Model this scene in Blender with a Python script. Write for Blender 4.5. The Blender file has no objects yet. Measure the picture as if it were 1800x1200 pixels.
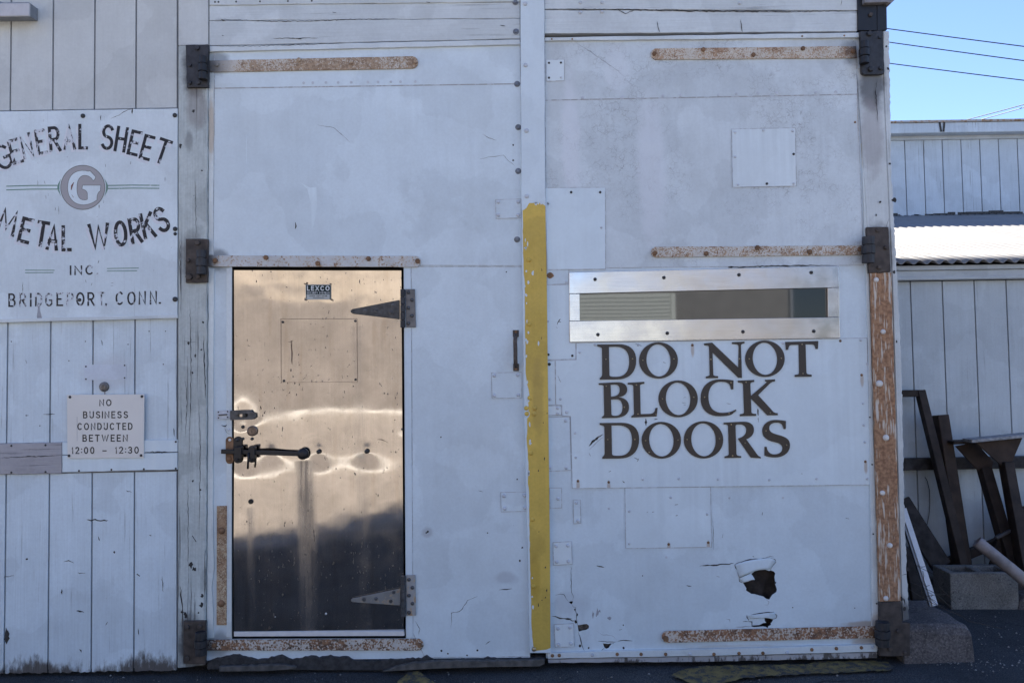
import bpy, bmesh, math, random
from mathutils import Vector, Matrix
from mathutils.geometry import tessellate_polygon
from mathutils import noise as mnoise

rnd = random.Random(7)
S = bpy.context.scene
COL = S.collection
rad = math.radians

# ------------------------------------------------------------------ camera, sky, sun, exposure
CAM = Vector((0.0, -3.8, 1.5))
FPX = 1310.0                       # focal length in photo pixels (1800 wide)
PITCH, ROLL = rad(2.15), rad(0.9)
_f = Vector((0, math.cos(PITCH), math.sin(PITCH)))
_u0 = Vector((0, -math.sin(PITCH), math.cos(PITCH)))
_r0 = Vector((1, 0, 0))
CR = _r0 * math.cos(ROLL) - _u0 * math.sin(ROLL)
CU = _u0 * math.cos(ROLL) + _r0 * math.sin(ROLL)
cam_data = bpy.data.cameras.new("camera")
cam_data.sensor_width = 36.0
cam_data.lens = 36.0 * FPX / 1800.0
cam_data.clip_start = 0.05
cam_data.clip_end = 2000.0
cam = bpy.data.objects.new("camera", cam_data)
COL.objects.link(cam)
cam.matrix_world = Matrix(((CR.x, CU.x, -_f.x, CAM.x), (CR.y, CU.y, -_f.y, CAM.y), (CR.z, CU.z, -_f.z, CAM.z), (0, 0, 0, 1)))
S.camera = cam

SUN_EL, SUN_AZ = rad(45), rad(-27)
w = bpy.data.worlds.new("World")
S.world = w
w.use_nodes = True
sky = w.node_tree.nodes.new("ShaderNodeTexSky")
sky.sky_type = 'NISHITA'
sky.sun_disc = False
sky.sun_elevation = SUN_EL
sky.sun_rotation = SUN_AZ
sky.air_density = 1.0
sky.dust_density = 0.0
sky.ozone_density = 3.0
bg = w.node_tree.nodes["Background"]
bg.inputs[1].default_value = 0.085
tint = w.node_tree.nodes.new("ShaderNodeVectorMath")
tint.operation = 'MULTIPLY'
tint.inputs[1].default_value = (0.85, 0.855, 1.0)     # a slightly deeper, smog-free blue
w.node_tree.links.new(sky.outputs[0], tint.inputs[0])
w.node_tree.links.new(tint.outputs[0], bg.inputs[0])

sl = bpy.data.lights.new("sun", 'SUN')
sl.energy = 4.9
sl.angle = rad(0.5)
sl.color = (1.0, 0.94, 0.84)
sun = bpy.data.objects.new("sun", sl)
COL.objects.link(sun)
sd = Vector((math.sin(SUN_AZ) * math.cos(SUN_EL), math.cos(SUN_AZ) * math.cos(SUN_EL), math.sin(SUN_EL)))
sun.rotation_euler = sd.to_track_quat('Z', 'Y').to_euler()
sun.location = (0, 20, 30)

S.view_settings.view_transform = 'Standard'
S.view_settings.look = 'None'
S.view_settings.exposure = 1.72
S.view_settings.gamma = 1.0

# ------------------------------------------------------------------ photo pixel -> world point on a plane
def ray(px, py):
    return _f + CR * ((px - 900.0) / FPX) - CU * ((py - 600.0) / FPX)
def P(px, py, y=0.0):
    d = ray(px, py)
    return CAM + d * ((y - CAM.y) / d.y)
def G(px, py, z=0.0):
    d = ray(px, py)
    return CAM + d * ((z - CAM.z) / d.z)

# ------------------------------------------------------------------ objects
ORG = {}
def tag(o, label=None, cat=None, group=None, kind=None):
    if label: o['label'] = label
    if cat: o['category'] = cat
    if group: o['group'] = group
    if kind: o['kind'] = kind
    return o
def thing(name, label, cat, loc, group=None):
    o = bpy.data.objects.new(name, None)
    COL.objects.link(o)
    o.empty_display_size = 0.1
    o.location = loc
    ORG[o.name] = Vector(loc)
    return tag(o, label, cat, group)
def org(o):
    return ORG.get(o.name, Vector((0, 0, 0))) if o else Vector((0, 0, 0))

class MB:
    def __init__(s):
        s.v = []; s.f = []; s.m = []
    def add(s, vs, fs, mi=0):
        b = len(s.v)
        s.v += [Vector(v) for v in vs]
        for f in fs:
            s.f.append([b + i for i in f]); s.m.append(mi)
        return s
    def prism(s, poly, front, back, fmap, mi=0, holes=(), side_mi=None, cap_back=True):
        """poly and holes: lists of (u,v); fmap(u,v,w) -> point"""
        sm = mi if side_mi is None else side_mi
        loops = [list(poly)] + [list(h) for h in holes]
        if holes:
            flat = [p for l in loops for p in l]
            tris = tessellate_polygon([[Vector((p[0], p[1], 0)) for p in l] for l in loops])
            n = len(flat)
            F = [fmap(p[0], p[1], front) for p in flat]
            K = [Vector((q.x, q.y, q.z)) for q in F]
            off = [fmap(p[0], p[1], back) for p in flat]
            b = len(s.v)
            s.v += F + off
            for t in tris:
                s.f.append([b + i for i in t]); s.m.append(mi)
                if cap_back:
                    s.f.append([b + n + i for i in reversed(t)]); s.m.append(sm)
            o = 0
            for l in loops:
                m = len(l)
                for i in range(m):
                    j = (i + 1) % m
                    s.f.append([b + o + i, b + o + j, b + n + o + j, b + n + o + i]); s.m.append(sm)
                o += m
        else:
            n = len(poly)
            b = len(s.v)
            s.v += [fmap(p[0], p[1], front) for p in poly] + [fmap(p[0], p[1], back) for p in poly]
            s.f.append([b + i for i in range(n)]); s.m.append(mi)
            if cap_back:
                s.f.append([b + n + i for i in reversed(range(n))]); s.m.append(sm)
            for i in range(n):
                j = (i + 1) % n
                s.f.append([b + i, b + j, b + n + j, b + n + i]); s.m.append(sm)
        return s
    def slab(s, pts, front, thick, mi=0, holes=(), side_mi=None, edge=None):
        """photo-pixel outline on the plane y=front, extruded straight back by thick"""
        if edge is not None: s.ribbon(pts, 1.0, front - .0004, edge, closed=True)
        w3 = lambda l: [(q.x, q.z) for q in (P(a, b_, front) for a, b_ in l)]
        return s.prism(w3(pts), front, front + thick, lambda u, v, y: Vector((u, y, v)), mi, [w3(h) for h in holes], side_mi)
    def sheet(s, pts, y, mi=0):
        q = [P(a, b, y) for a, b in pts]
        return s.add(q, [list(range(len(q)))], mi)
    def ribbon(s, pts, width, y, mi=0, closed=False, taper=False, wfun=None):
        """flat stroke of pixel width along pixel points, a sheet on plane y"""
        n = len(pts)
        L, R = [], []
        for i, (x, yy) in enumerate(pts):
            a = pts[i - 1] if (i > 0 or closed) else pts[i]
            c = pts[(i + 1) % n] if (i < n - 1 or closed) else pts[i]
            d1 = Vector((x - a[0], yy - a[1])); d2 = Vector((c[0] - x, c[1] - yy))
            if d1.length < 1e-6: d1 = d2
            if d2.length < 1e-6: d2 = d1
            d1.normalize(); d2.normalize()
            t = d1 + d2
            if t.length < 1e-4: t = Vector((-d1.y, d1.x))
            t.normalize()
            nn = Vector((-t.y, t.x))
            k = min(1.5, 1.0 / max(0.3, nn.dot(Vector((-d1.y, d1.x)))))
            hw = width / 2
            if wfun: hw *= wfun(i / max(1, n - 1))
            if taper: hw *= max(0.12, math.sin(math.pi * (i + .15) / (n - .7)) ** .6)
            L.append((x + nn.x * hw * k, yy + nn.y * hw * k)); R.append((x - nn.x * hw * k, yy - nn.y * hw * k))
        vs = [P(a, b, y) for a, b in L] + [P(a, b, y) for a, b in R]
        fs = [[i, (i + 1) % n, n + (i + 1) % n, n + i] for i in range(n if closed else n - 1)]
        return s.add(vs, fs, mi)
    def crack(s, pts, width, y, mi=0, jit=1.0, step=4.0):
        out = []
        for (a, b), (c, d) in zip(pts[:-1], pts[1:]):
            k = max(1, int(math.hypot(c - a, d - b) / step))
            for i in range(k):
                t = i / k
                out.append((a + (c - a) * t + rnd.uniform(-jit, jit) * .7, b + (d - b) * t + rnd.uniform(-jit, jit) * .7))
        out.append(pts[-1])
        ws = [rnd.uniform(.45, 1.25) for _ in out]
        return s.ribbon(out, width, y, mi, taper=True, wfun=lambda t: ws[min(len(ws) - 1, int(t * (len(ws) - 1) + .5))])
    def blob(s, cx, cy, rx, ry, y, mi=0, n=11, jit=.35):
        return s.sheet([(cx + rx * math.cos(2 * math.pi * i / n) * (1 + rnd.uniform(-jit, jit)), cy + ry * math.sin(2 * math.pi * i / n) * (1 + rnd.uniform(-jit, jit))) for i in range(n)], y, mi)
    def box(s, x0, x1, y0, y1, z0, z1, mi=0):
        vs = [(x0, y0, z0), (x1, y0, z0), (x1, y1, z0), (x0, y1, z0), (x0, y0, z1), (x1, y0, z1), (x1, y1, z1), (x0, y1, z1)]
        return s.add(vs, [[0, 3, 2, 1], [4, 5, 6, 7], [0, 1, 5, 4], [1, 2, 6, 5], [2, 3, 7, 6], [3, 0, 4, 7]], mi)
    def beam(s, a, b, w_, h_, up=(0, 0, 1), mi=0):
        """bar of section w x h from a to b; w across, h along 'up' made square to the bar"""
        a = Vector(a); b = Vector(b)
        d = (b - a).normalized()
        x = d.cross(Vector(up)).normalized(); z = x.cross(d).normalized()
        c = [x * (i * w_ / 2) + z * (j * h_ / 2) for i, j in ((-1, -1), (1, -1), (1, 1), (-1, 1))]
        return s.add([a + q for q in c] + [b + q for q in c], [[3, 2, 1, 0], [4, 5, 6, 7], [0, 1, 5, 4], [1, 2, 6, 5], [2, 3, 7, 6], [3, 0, 4, 7]], mi)
    def tube(s, pts, r, n=8, mi=0, cap=True, rin=None):
        rings = []
        pts = [Vector(p) for p in pts]
        ds = [(pts[min(i + 1, len(pts) - 1)] - pts[max(i - 1, 0)]).normalized() for i in range(len(pts))]
        ref = min((Vector((1, 0, 0)), Vector((0, 1, 0)), Vector((0, 0, 1))), key=lambda q: max(abs(d.dot(q)) for d in ds))
        for d, p in zip(ds, pts):
            a = d.cross(ref); a.normalize(); c = a.cross(d)
            rings.append([p + (a * math.cos(2 * math.pi * k / n) + c * math.sin(2 * math.pi * k / n)) * r for k in range(n)])
        vs = [q for rg in rings for q in rg]
        fs = []
        for i in range(len(rings) - 1):
            for k in range(n):
                fs.append([i * n + k, i * n + (k + 1) % n, (i + 1) * n + (k + 1) % n, (i + 1) * n + k])
        if cap:
            fs.append(list(reversed(range(n)))); fs.append([(len(rings) - 1) * n + k for k in range(n)])
        return s.add(vs, fs, mi)
    def lathe(s, c, prof, n=16, axis='Y', mi=0):
        """prof: (radius, depth towards the viewer) pairs round the point c, facing -Y"""
        c = Vector(c)
        vs, fs = [], []
        for r, d in prof:
            for k in range(n):
                a = 2 * math.pi * k / n
                if axis == 'Y': vs.append(c + Vector((r * math.cos(a), -d, r * math.sin(a))))
                else: vs.append(c + Vector((r * math.cos(a), r * math.sin(a), d)))
        for i in range(len(prof) - 1):
            for k in range(n):
                fs.append([i * n + k, i * n + (k + 1) % n, (i + 1) * n + (k + 1) % n, (i + 1) * n + k])
        fs.append([(len(prof) - 1) * n + k for k in range(n)])
        return s.add(vs, fs, mi)
    def build(s, name, mats, parent=None, bevel=0.0, smooth=False, recalc=True, label=None, segs=1):
        o0 = org(parent)
        me = bpy.data.meshes.new(name)
        me.from_pydata([v - o0 for v in s.v], [], s.f)
        if not isinstance(mats, (list, tuple)): mats = [mats]
        for m in mats: me.materials.append(m)
        for i, p in enumerate(me.polygons):
            p.material_index = s.m[i]
            p.use_smooth = smooth
        if recalc:
            bm = bmesh.new(); bm.from_mesh(me)
            bmesh.ops.recalc_face_normals(bm, faces=bm.faces)
            bm.to_mesh(me); bm.free()
        o = bpy.data.objects.new(name, me)
        COL.objects.link(o)
        if parent:
            o.parent = parent
        ORG[o.name] = o0
        if bevel:
            md = o.modifiers.new("edge", 'BEVEL')
            md.width = bevel; md.segments = segs; md.limit_method = 'ANGLE'; md.angle_limit = rad(40)
        if label: o['label'] = label
        return o

def rough_poly(pts, step=6.0, amp=.6, sides=None):
    """outline with small irregularities; sides = set of edge numbers to roughen (None: all)"""
    out = []
    n = len(pts)
    for i in range(n):
        a, b = pts[i], pts[(i + 1) % n]
        out.append(a)
        if sides is not None and i not in sides: continue
        L = math.hypot(b[0] - a[0], b[1] - a[1])
        k = int(L / step)
        for j in range(1, k):
            t = j / k
            out.append((a[0] + (b[0] - a[0]) * t + rnd.uniform(-amp, amp), a[1] + (b[1] - a[1]) * t + rnd.uniform(-amp, amp)))
    return out

SCREW = {}
def screw(parent, px, py, r, y, mat, style='dome', name='screw'):
    """one fastener head, photo pixel position and pixel radius, standing on plane y"""
    key = (round(r, 1), mat.name, style)
    R = r / 345.0
    if key not in SCREW:
        m = MB()
        if style == 'dome':
            m.lathe((0, 0, 0), [(R, -.001), (R, R * .25), (R * .8, R * .55), (R * .45, R * .72), (R * .1, R * .76)], 12)
        elif style == 'washer':
            m.lathe((0, 0, 0), [(R, -.001), (R, .0015), (R * .62, .002), (R * .62, R * .45), (R * .5, R * .6), (R * .1, R * .62)], 14)
        elif style == 'hex':
            m.lathe((0, 0, 0), [(R, -.001), (R, R * .7), (R * .8, R * .85), (R * .1, R * .86)], 6)
        else:
            m.lathe((0, 0, 0), [(R, -.001), (R, R * .2), (R * .85, R * .3), (R * .3, R * .3), (R * .3, R * .12), (R * .05, R * .12)], 12)
        me = bpy.data.meshes.new(name)
        me.from_pydata(m.v, [], m.f); me.materials.append(mat)
        for p in me.polygons: p.use_smooth = style in ('dome',)
        bm = bmesh.new(); bm.from_mesh(me); bmesh.ops.recalc_face_normals(bm, faces=bm.faces); bm.to_mesh(me); bm.free()
        SCREW[key] = me
    o = bpy.data.objects.new(name, SCREW[key])
    COL.objects.link(o)
    o.parent = parent
    o.location = P(px, py, y) - org(parent)
    o.rotation_euler = (rnd.uniform(-.06, .06), rnd.uniform(0, 6.28), rnd.uniform(-.06, .06))
    ORG[o.name] = P(px, py, y)
    return o

# ------------------------------------------------------------------ materials
class Mat:
    def __init__(s, name):
        s.mat = bpy.data.materials.new(name)
        s.mat.use_nodes = True
        s.t = s.mat.node_tree
        s.p = s.t.nodes["Principled BSDF"]
        s._pos = None
    def n(s, typ, **kw):
        nd = s.t.nodes.new(typ)
        for k, v in kw.items(): setattr(nd, k, v)
        return nd
    def set(s, sock, v):
        if v is None: return
        if isinstance(v, bpy.types.NodeSocket): s.t.links.new(v, sock)
        else:
            if sock.type == 'RGBA' and len(v) == 3: v = (*v, 1)
            sock.default_value = v
    def pos(s, st=(1, 1, 1), off=(0, 0, 0)):
        if s._pos is None: s._pos = s.n("ShaderNodeNewGeometry").outputs["Position"]
        m = s.n("ShaderNodeMapping")
        s.set(m.inputs[0], s._pos)
        m.inputs["Location"].default_value = off
        m.inputs["Scale"].default_value = st
        return m.outputs[0]
    def xyz(s):
        if s._pos is None: s._pos = s.n("ShaderNodeNewGeometry").outputs["Position"]
        x = s.n("ShaderNodeSeparateXYZ"); s.set(x.inputs[0], s._pos)
        return x.outputs
    def noise(s, scale, det=3, rough=.55, st=(1, 1, 1), off=(0, 0, 0), dist=0.0, vec=None):
        nd = s.n("ShaderNodeTexNoise")
        s.set(nd.inputs["Vector"], vec or s.pos(st, off))
        nd.inputs["Scale"].default_value = scale; nd.inputs["Detail"].default_value = det
        nd.inputs["Roughness"].default_value = rough; nd.inputs["Distortion"].default_value = dist
        return nd.outputs["Fac"]
    def vor(s, scale, feature='DISTANCE_TO_EDGE', st=(1, 1, 1), warp=.0, off=(0, 0, 0)):
        v = s.pos(st, off)
        if warp:
            nz = s.n("ShaderNodeTexNoise"); s.set(nz.inputs["Vector"], v); nz.inputs["Scale"].default_value = scale * .9; nz.inputs["Detail"].default_value = 4
            sc = s.n("ShaderNodeVectorMath", operation='SCALE'); s.set(sc.inputs[0], nz.outputs["Color"]); sc.inputs["Scale"].default_value = warp / scale
            ad = s.n("ShaderNodeVectorMath", operation='ADD'); s.set(ad.inputs[0], v); s.set(ad.inputs[1], sc.outputs[0]); v = ad.outputs[0]
        nd = s.n("ShaderNodeTexVoronoi", feature=feature)
        s.set(nd.inputs["Vector"], v); nd.inputs["Scale"].default_value = scale
        return nd.outputs["Distance"]
    def m(s, op, a, b=None, c=None, clamp=False):
        nd = s.n("ShaderNodeMath", operation=op, use_clamp=clamp)
        s.set(nd.inputs[0], a)
        if b is not None: s.set(nd.inputs[1], b)
        if c is not None: s.set(nd.inputs[2], c)
        return nd.outputs[0]
    def step(s, v, a, b, lo=0.0, hi=1.0, smooth=True):
        nd = s.n("ShaderNodeMapRange", interpolation_type='SMOOTHSTEP' if smooth else 'LINEAR')
        s.set(nd.inputs[0], v)
        for i, q in enumerate((a, b, lo, hi)): s.set(nd.inputs[1 + i], q)
        return nd.outputs[0]
    def mix(s, f, a, b, mode='MIX'):
        nd = s.n("ShaderNodeMix", data_type='RGBA', blend_type=mode)
        s.set(nd.inputs[0], f); s.set(nd.inputs[6], a); s.set(nd.inputs[7], b)
        return nd.outputs[2]
    def bright(s, col, f):
        """col * f (f a 0..2 scalar socket)"""
        nd = s.n("ShaderNodeVectorMath", operation='SCALE')
        s.set(nd.inputs[0], col); s.set(nd.inputs["Scale"], f)
        return nd.outputs[0]
    def bump(s, h, strength=.3, dist=.002, prev=None):
        nd = s.n("ShaderNodeBump")
        s.set(nd.inputs["Height"], h); nd.inputs["Strength"].default_value = strength; nd.inputs["Distance"].default_value = dist
        if prev is not None: s.set(nd.inputs["Normal"], prev)
        return nd.outputs[0]
    def spot(s, cx, cz, rx, rz, wob=.35, scale=18):
        """soft-edged wobbly ellipse on the facade: 1 inside, 0 outside"""
        x, y, z = s.xyz()
        dx = s.m('DIVIDE', s.m('SUBTRACT', x, cx), rx); dz = s.m('DIVIDE', s.m('SUBTRACT', z, cz), rz)
        d = s.m('SQRT', s.m('ADD', s.m('MULTIPLY', dx, dx), s.m('MULTIPLY', dz, dz)))
        d = s.m('ADD', d, s.m('MULTIPLY', s.m('SUBTRACT', s.noise(scale, 4), .5), wob * 2))
        return s.step(d, 1.0, .45)
    def out(s, col=None, rough=.5, metal=0.0, normal=None, spec=None, ior=None):
        s.set(s.p.inputs["Base Color"], col)
        s.set(s.p.inputs["Roughness"], rough)
        s.set(s.p.inputs["Metallic"], metal)
        if normal is not None: s.set(s.p.inputs["Normal"], normal)
        if spec is not None: s.set(s.p.inputs["Specular IOR Level"], spec)
        if ior is not None: s.p.inputs["IOR"].default_value = ior
        return s.mat

def flat(name, col, rough=.6, metal=0.0, var=.15, scale=30, bump=.15, bscale=120):
    a = Mat(name)
    c = a.bright(col, a.step(a.noise(scale, 4), .25, .75, 1 - var, 1 + var))
    return a.out(c, rough, metal, a.bump(a.noise(bscale, 3), bump, .001))

def paint(name, col=(.60, .62, .655), mott=.07, streak=.05, specks=.35, crackle=0.0, grain=0.0, rot=None, grey=(.42, .42, .44), patch=.5, spots=(), off=(0, 0, 0), rough=.5, grain_axis='z', bumpk=1.0, lines=0.0):
    """old weathered paint; rot = (z_full, z_none) bare rotted wood near the ground; spots = stains and paler patches"""
    a = Mat(name)
    big = a.noise(1.7, 5, .6, off=off)
    c = a.mix(a.m('MULTIPLY', a.step(big, .45, .75), patch), col, tuple(q * .86 for q in col[:1]) + tuple(q * .85 for q in col[1:2]) + (col[2] * .84,))
    c = a.bright(c, a.step(a.noise(5.5, 6, .65, off=off), .2, .8, 1 - mott, 1 + mott))
    c = a.bright(c, a.step(a.noise(70, 3, .6, off=off), .2, .8, 1 - mott * .55, 1 + mott * .55))
    wash = a.step(a.m('ADD', a.noise(2.3, 2, .4, off=(off[0] + 3, 0, off[2])), a.m('MULTIPLY', a.noise(14, 4, .7, off=off), .12)), .545, .575)
    c = a.bright(c, a.step(wash, 0, 1, 1.0, 1 - mott * 1.1))
    c = a.mix(a.m('MULTIPLY', a.step(a.noise(.9, 3, .6, off=(off[0], 0, off[2] + 5)), .45, .7), .35 * patch), c, (col[0] * .84, col[1] * .80, col[2] * .76))
    if streak:
        sv = a.noise(1.0, 5, .65, st=(27, 27, .8), off=off)
        sz = a.step(a.noise(1.9, 3, .6, off=(4, 4, 9)), .38, .66)
        sv = a.m('ADD', .5, a.m('MULTIPLY', a.m('SUBTRACT', sv, .5), sz))
        c = a.bright(c, a.step(sv, .25, .75, 1 - streak * .8, 1 + streak * .8))
        wv = a.m('MULTIPLY', a.step(a.noise(1.0, 3, .5, st=(11, 11, .5), off=(3.3, 0, 1)), .62, .8), .35)
        c = a.mix(wv, c, tuple(min(.8, q * 1.16) for q in col))
    h = a.noise(9, 5, .6, off=off)
    nrm = a.bump(h, .25 * bumpk, .006)
    if grain:
        st = (150, 150, 3.2) if grain_axis == 'z' else (3.2, 150, 150)
        g = a.noise(1.0, 5, .6, st=st, off=off)
        g2 = a.noise(1.0, 6, .7, st=tuple(q * .45 for q in st), off=(1.7, 0, 2.2), dist=.4)
        zone = a.step(a.noise(2.6, 4, .6, off=(7, 1, 3)), .44 - .08 * grain, .70 - .06 * grain)
        line = a.m('MULTIPLY', a.step(g2, .615 - .035 * grain, .685 - .03 * grain), zone)
        c = a.mix(a.m('MULTIPLY', line, .75 * grain), c, (.10, .095, .095))
        c = a.bright(c, a.step(g, .25, .75, 1 - .06 * grain, 1 + .06 * grain))
        nrm = a.bump(a.m('SUBTRACT', a.m('MULTIPLY', g, .6), line), .5 * grain, .0025, nrm)
    if crackle:
        d = a.vor(34, warp=1.1, off=off); d2 = a.vor(75, warp=.9)
        zone = a.step(a.noise(2.1, 4, .6, off=(2.1, 0, 4.4)), .42, .62)
        ck = a.m('MULTIPLY', a.m('MAXIMUM', a.step(d, .045, .0), a.m('MULTIPLY', a.step(d2, .06, .0), .6)), zone)
        brk = a.step(a.noise(16, 3), .38, .60)
        ck = a.m('MULTIPLY', ck, brk)
        c = a.mix(a.m('MULTIPLY', ck, .55 * crackle), c, (.17, .17, .18))
        nrm = a.bump(a.m('SUBTRACT', 1.0, ck), .4, .002, nrm)
    if specks:
        st = (1, 1, .35) if grain else (1, 1, 1)
        sp = a.noise(85, 3, .6, st=st, off=(5, 2, 1))
        sp2 = a.noise(3.1, 3, .6, off=(9, 2, 4))
        k = a.m('MULTIPLY', a.step(a.m('ADD', sp, a.m('MULTIPLY', a.m('SUBTRACT', sp2, .5), .3)), .765, .80), specks)
        c = a.mix(k, c, (.09, .085, .085))
    for (cx, cz, rx, rz, sc_, k) in spots:
        c = a.mix(a.m('MULTIPLY', a.spot(cx, cz, rx, rz), k), c, sc_)
    if rot:
        z = a.xyz()[2]
        e = a.m('ADD', z, a.m('MULTIPLY', a.m('SUBTRACT', a.noise(1.0, 6, .7, st=(50, 50, 16)), .5), .24))
        e = a.m('ADD', e, a.m('MULTIPLY', a.m('SUBTRACT', a.noise(4.4, 3), .5), .30))
        k = a.step(e, rot[1], rot[0])
        wood = a.mix(a.noise(1.0, 5, .7, st=(120, 120, 4)), (.035, .032, .032), (.16, .15, .145))
        c = a.mix(k, c, wood)
        nrm = a.bump(a.m('SUBTRACT', 1.0, k), .4, .003, nrm)
    if lines:
        pass
    return a.out(c, a.step(a.noise(20, 3), .3, .7, rough - .08, rough + .12), 0.0, nrm, .35)

def rusty(name, base=(.55, .52, .46), cov=.5, fine=210, big=7, off=(0, 0, 0), grad=None, dark=.0, st=(1, 1, 1), rc=((.17, .092, .052), (.37, .24, .145)), soot=None):
    a = Mat(name)
    lo = a.noise(big, 5, .65, off=off)
    sp = a.noise(fine, 2, .5, off=off, st=st)
    sp3 = a.noise(fine * .42, 3, .6, off=(3, 3, 3), st=st)
    v = a.m('ADD', a.m('MULTIPLY', a.m('ADD', sp, a.m('MULTIPLY', sp3, .6)), .625), a.m('MULTIPLY', a.m('SUBTRACT', lo, .5), .55))
    if grad:   # (x0, x1): no rust at x0, all at x1
        v = a.m('ADD', v, a.step(a.xyz()[0], grad[0], grad[1], -.25, .0))
    th = .5 + (.5 - cov) * .5
    k = a.step(v, th - .03, th + .06, 0, .92)
    rc = a.mix(a.step(a.noise(60, 4), .3, .7), *rc)
    if dark: rc = a.mix(a.m('MULTIPLY', a.step(a.noise(25, 5, .7, off=(2, 2, 2)), .45, .65), dark), rc, (.035, .02, .015))
    bc = a.bright(base, a.step(a.noise(11, 5), .25, .75, .88, 1.1))
    halo = a.step(v, th - .14, th + .02)
    bc = a.mix(a.m('MULTIPLY', halo, .45), bc, (.47, .34, .20))
    c = a.mix(k, bc, rc)
    if soot:
        c = a.mix(a.step(a.m('ADD', a.xyz()[0], a.m('MULTIPLY', a.m('SUBTRACT', a.noise(20, 4), .5), .08)), soot[1], soot[0], 0, .85), c, (.04, .04, .045))
    return a.out(c, a.step(k, 0, 1, .45, .85), 0, a.bump(a.m('ADD', k, a.m('MULTIPLY', a.noise(300, 2), .4)), .35, .0012), .3)

def wx(px, py): q = P(px, py); return q.x, q.z
def sp(px, py, rx, ry, col, k):
    x, z = wx(px, py); return (x, z, rx / 345, ry / 345, col, k)
SOOT = (.035, .035, .04)
M_SIDE_UP = paint("paint_upper_siding", (0.542, 0.569, 0.565), grain=.3, specks=.25, streak=.05)
M_SIDE = paint("paint_lower_siding", (0.608, 0.697, 0.759), grain=.75, specks=.9, streak=.06, rot=(.015, .11), spots=[sp(190, 655, 60, 40, (.50, .52, .56), .5)])
M_GROOVE = flat("groove_paint", (.20, .20, .21), .8)
M_POST = paint("paint_old_post", (0.455, 0.499, 0.494), grain=1.5, mott=.14, specks=1.4, streak=.08, rot=(-.02, .10),
               spots=[sp(348, 128, 34, 62, SOOT, .75), sp(348, 190, 26, 50, (.2, .18, .17), .6), sp(345, 455, 34, 60, SOOT, .55), sp(340, 1130, 30, 62, SOOT, .85), sp(335, 250, 10, 25, (.12, .12, .12), .5)], off=(2, 0, 3))
M_DOOR_L = paint("paint_left_door", (0.613, 0.697, 0.749), mott=.06, streak=.035, specks=.2, patch=.7, bumpk=1.2,
                 spots=[sp(385, 112, 26, 26, SOOT, .5), sp(384, 458, 26, 26, SOOT, .6), sp(374, 215, 5, 60, (.42, .30, .16), .7), sp(385, 1132, 30, 30, SOOT, .5), sp(752, 935, 14, 12, (.3, .31, .34), .5), sp(890, 1015, 26, 14, (.36, .38, .42), .45)], off=(1, 0, 1))
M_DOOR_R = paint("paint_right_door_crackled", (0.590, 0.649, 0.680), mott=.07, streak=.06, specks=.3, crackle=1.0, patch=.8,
                 spots=[sp(1500, 92, 30, 30, SOOT, .4), sp(1511, 210, 6, 60, (.40, .29, .18), .6), sp(1003, 250, 22, 150, (.68, .71, .76), .55), sp(1145, 300, 34, 170, (.67, .70, .75), .5), sp(1085, 120, 30, 60, (.66, .69, .73), .35)], off=(4, 0, 0))  # last three spots: pale upright ellipses
M_DOOR_RL = paint("paint_right_door_lower", (0.613, 0.702, 0.759), mott=.06, streak=.06, specks=.35, patch=.6,
                  spots=[sp(1530, 1096, 60, 7, (.33, .2, .09), .55), sp(1000, 1060, 35, 25, (.42, .45, .5), .3), sp(1530, 1128, 40, 14, (.35, .22, .1), .5), sp(1300, 1137, 120, 6, (.40, .30, .2), .35)], off=(6, 0, 2))
M_SHEET = paint("paint_sheet_metal", (0.641, 0.731, 0.783), mott=.035, streak=.075, specks=.12, patch=.35, bumpk=.6, off=(8, 0, 5), rough=.42, spots=[sp(x, y + 9, 4, 15, (.36, .23, .13), .55) for x, y in ((1016, 845), (1070, 847), (1521, 811), (1514.5, 659), (1175.5, 956), (1245, 953), (1217, 607))])
M_SHEET_B = paint("paint_patch_plate", (0.651, 0.724, 0.759), mott=.03, streak=.09, specks=.05, patch=.3, bumpk=.5, off=(3, 0, 9), rough=.4)
M_PLANK = paint("paint_header_planks", (0.580, 0.626, 0.640), grain=.75, grain_axis='x', specks=.6, streak=.0, patch=.8, off=(0, 0, 7))
M_TRIM = paint("paint_trim", (0.613, 0.667, 0.686), grain=.35, grain_axis='x', specks=.7, streak=.02, off=(5, 0, 5))
M_TRIM_V = paint("paint_edge_trim", (0.634, 0.685, 0.691), grain=.35, specks=.7, streak=.05, off=(5, 0, 8), spots=[sp(1512, 230, 8, 70, (.42, .31, .2), .6), sp(372, 230, 8, 70, (.42, .31, .2), .6), sp(1540, 1090, 14, 20, (.3, .2, .12), .5)])
M_STRIP = paint("paint_centre_strip", (0.613, 0.697, 0.749), mott=.04, streak=.04, specks=.15, patch=.4, off=(9, 0, 2))
M_CORNER = paint("paint_corner_post", (0.559, 0.598, 0.606), grain=.6, specks=1.2, streak=.07, rot=(-.05, .06), off=(7, 0, 3),
                 spots=[sp(1530, 150, 30, 60, SOOT, .75), sp(1530, 240, 26, 90, (.30, .28, .28), .55), sp(1540, 440, 36, 60, SOOT, .7), sp(1575, 1090, 40, 50, SOOT, .8), sp(1520, 560, 9, 90, SOOT, .7)])
M_WOODGREY = flat("bare_grey_wood", (.33, .30, .31), .85, var=.25, scale=14, bump=.4)
M_BARE = paint("bare_purple_wood", (0.369, 0.360, 0.383), grain=1.0, grain_axis='x', specks=1.0, streak=0, off=(2, 0, 2))
M_YELLOW = paint("paint_yellow", (.60, .415, .085), mott=.10, streak=.10, specks=.6, patch=.0, off=(1, 0, 4), rough=.5, spots=[sp(945, 700, 14, 90, (.36, .25, .07), .5), sp(940, 1010, 12, 60, (.38, .24, .03), .4)])
M_EDGE = seam_edge = None
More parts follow.
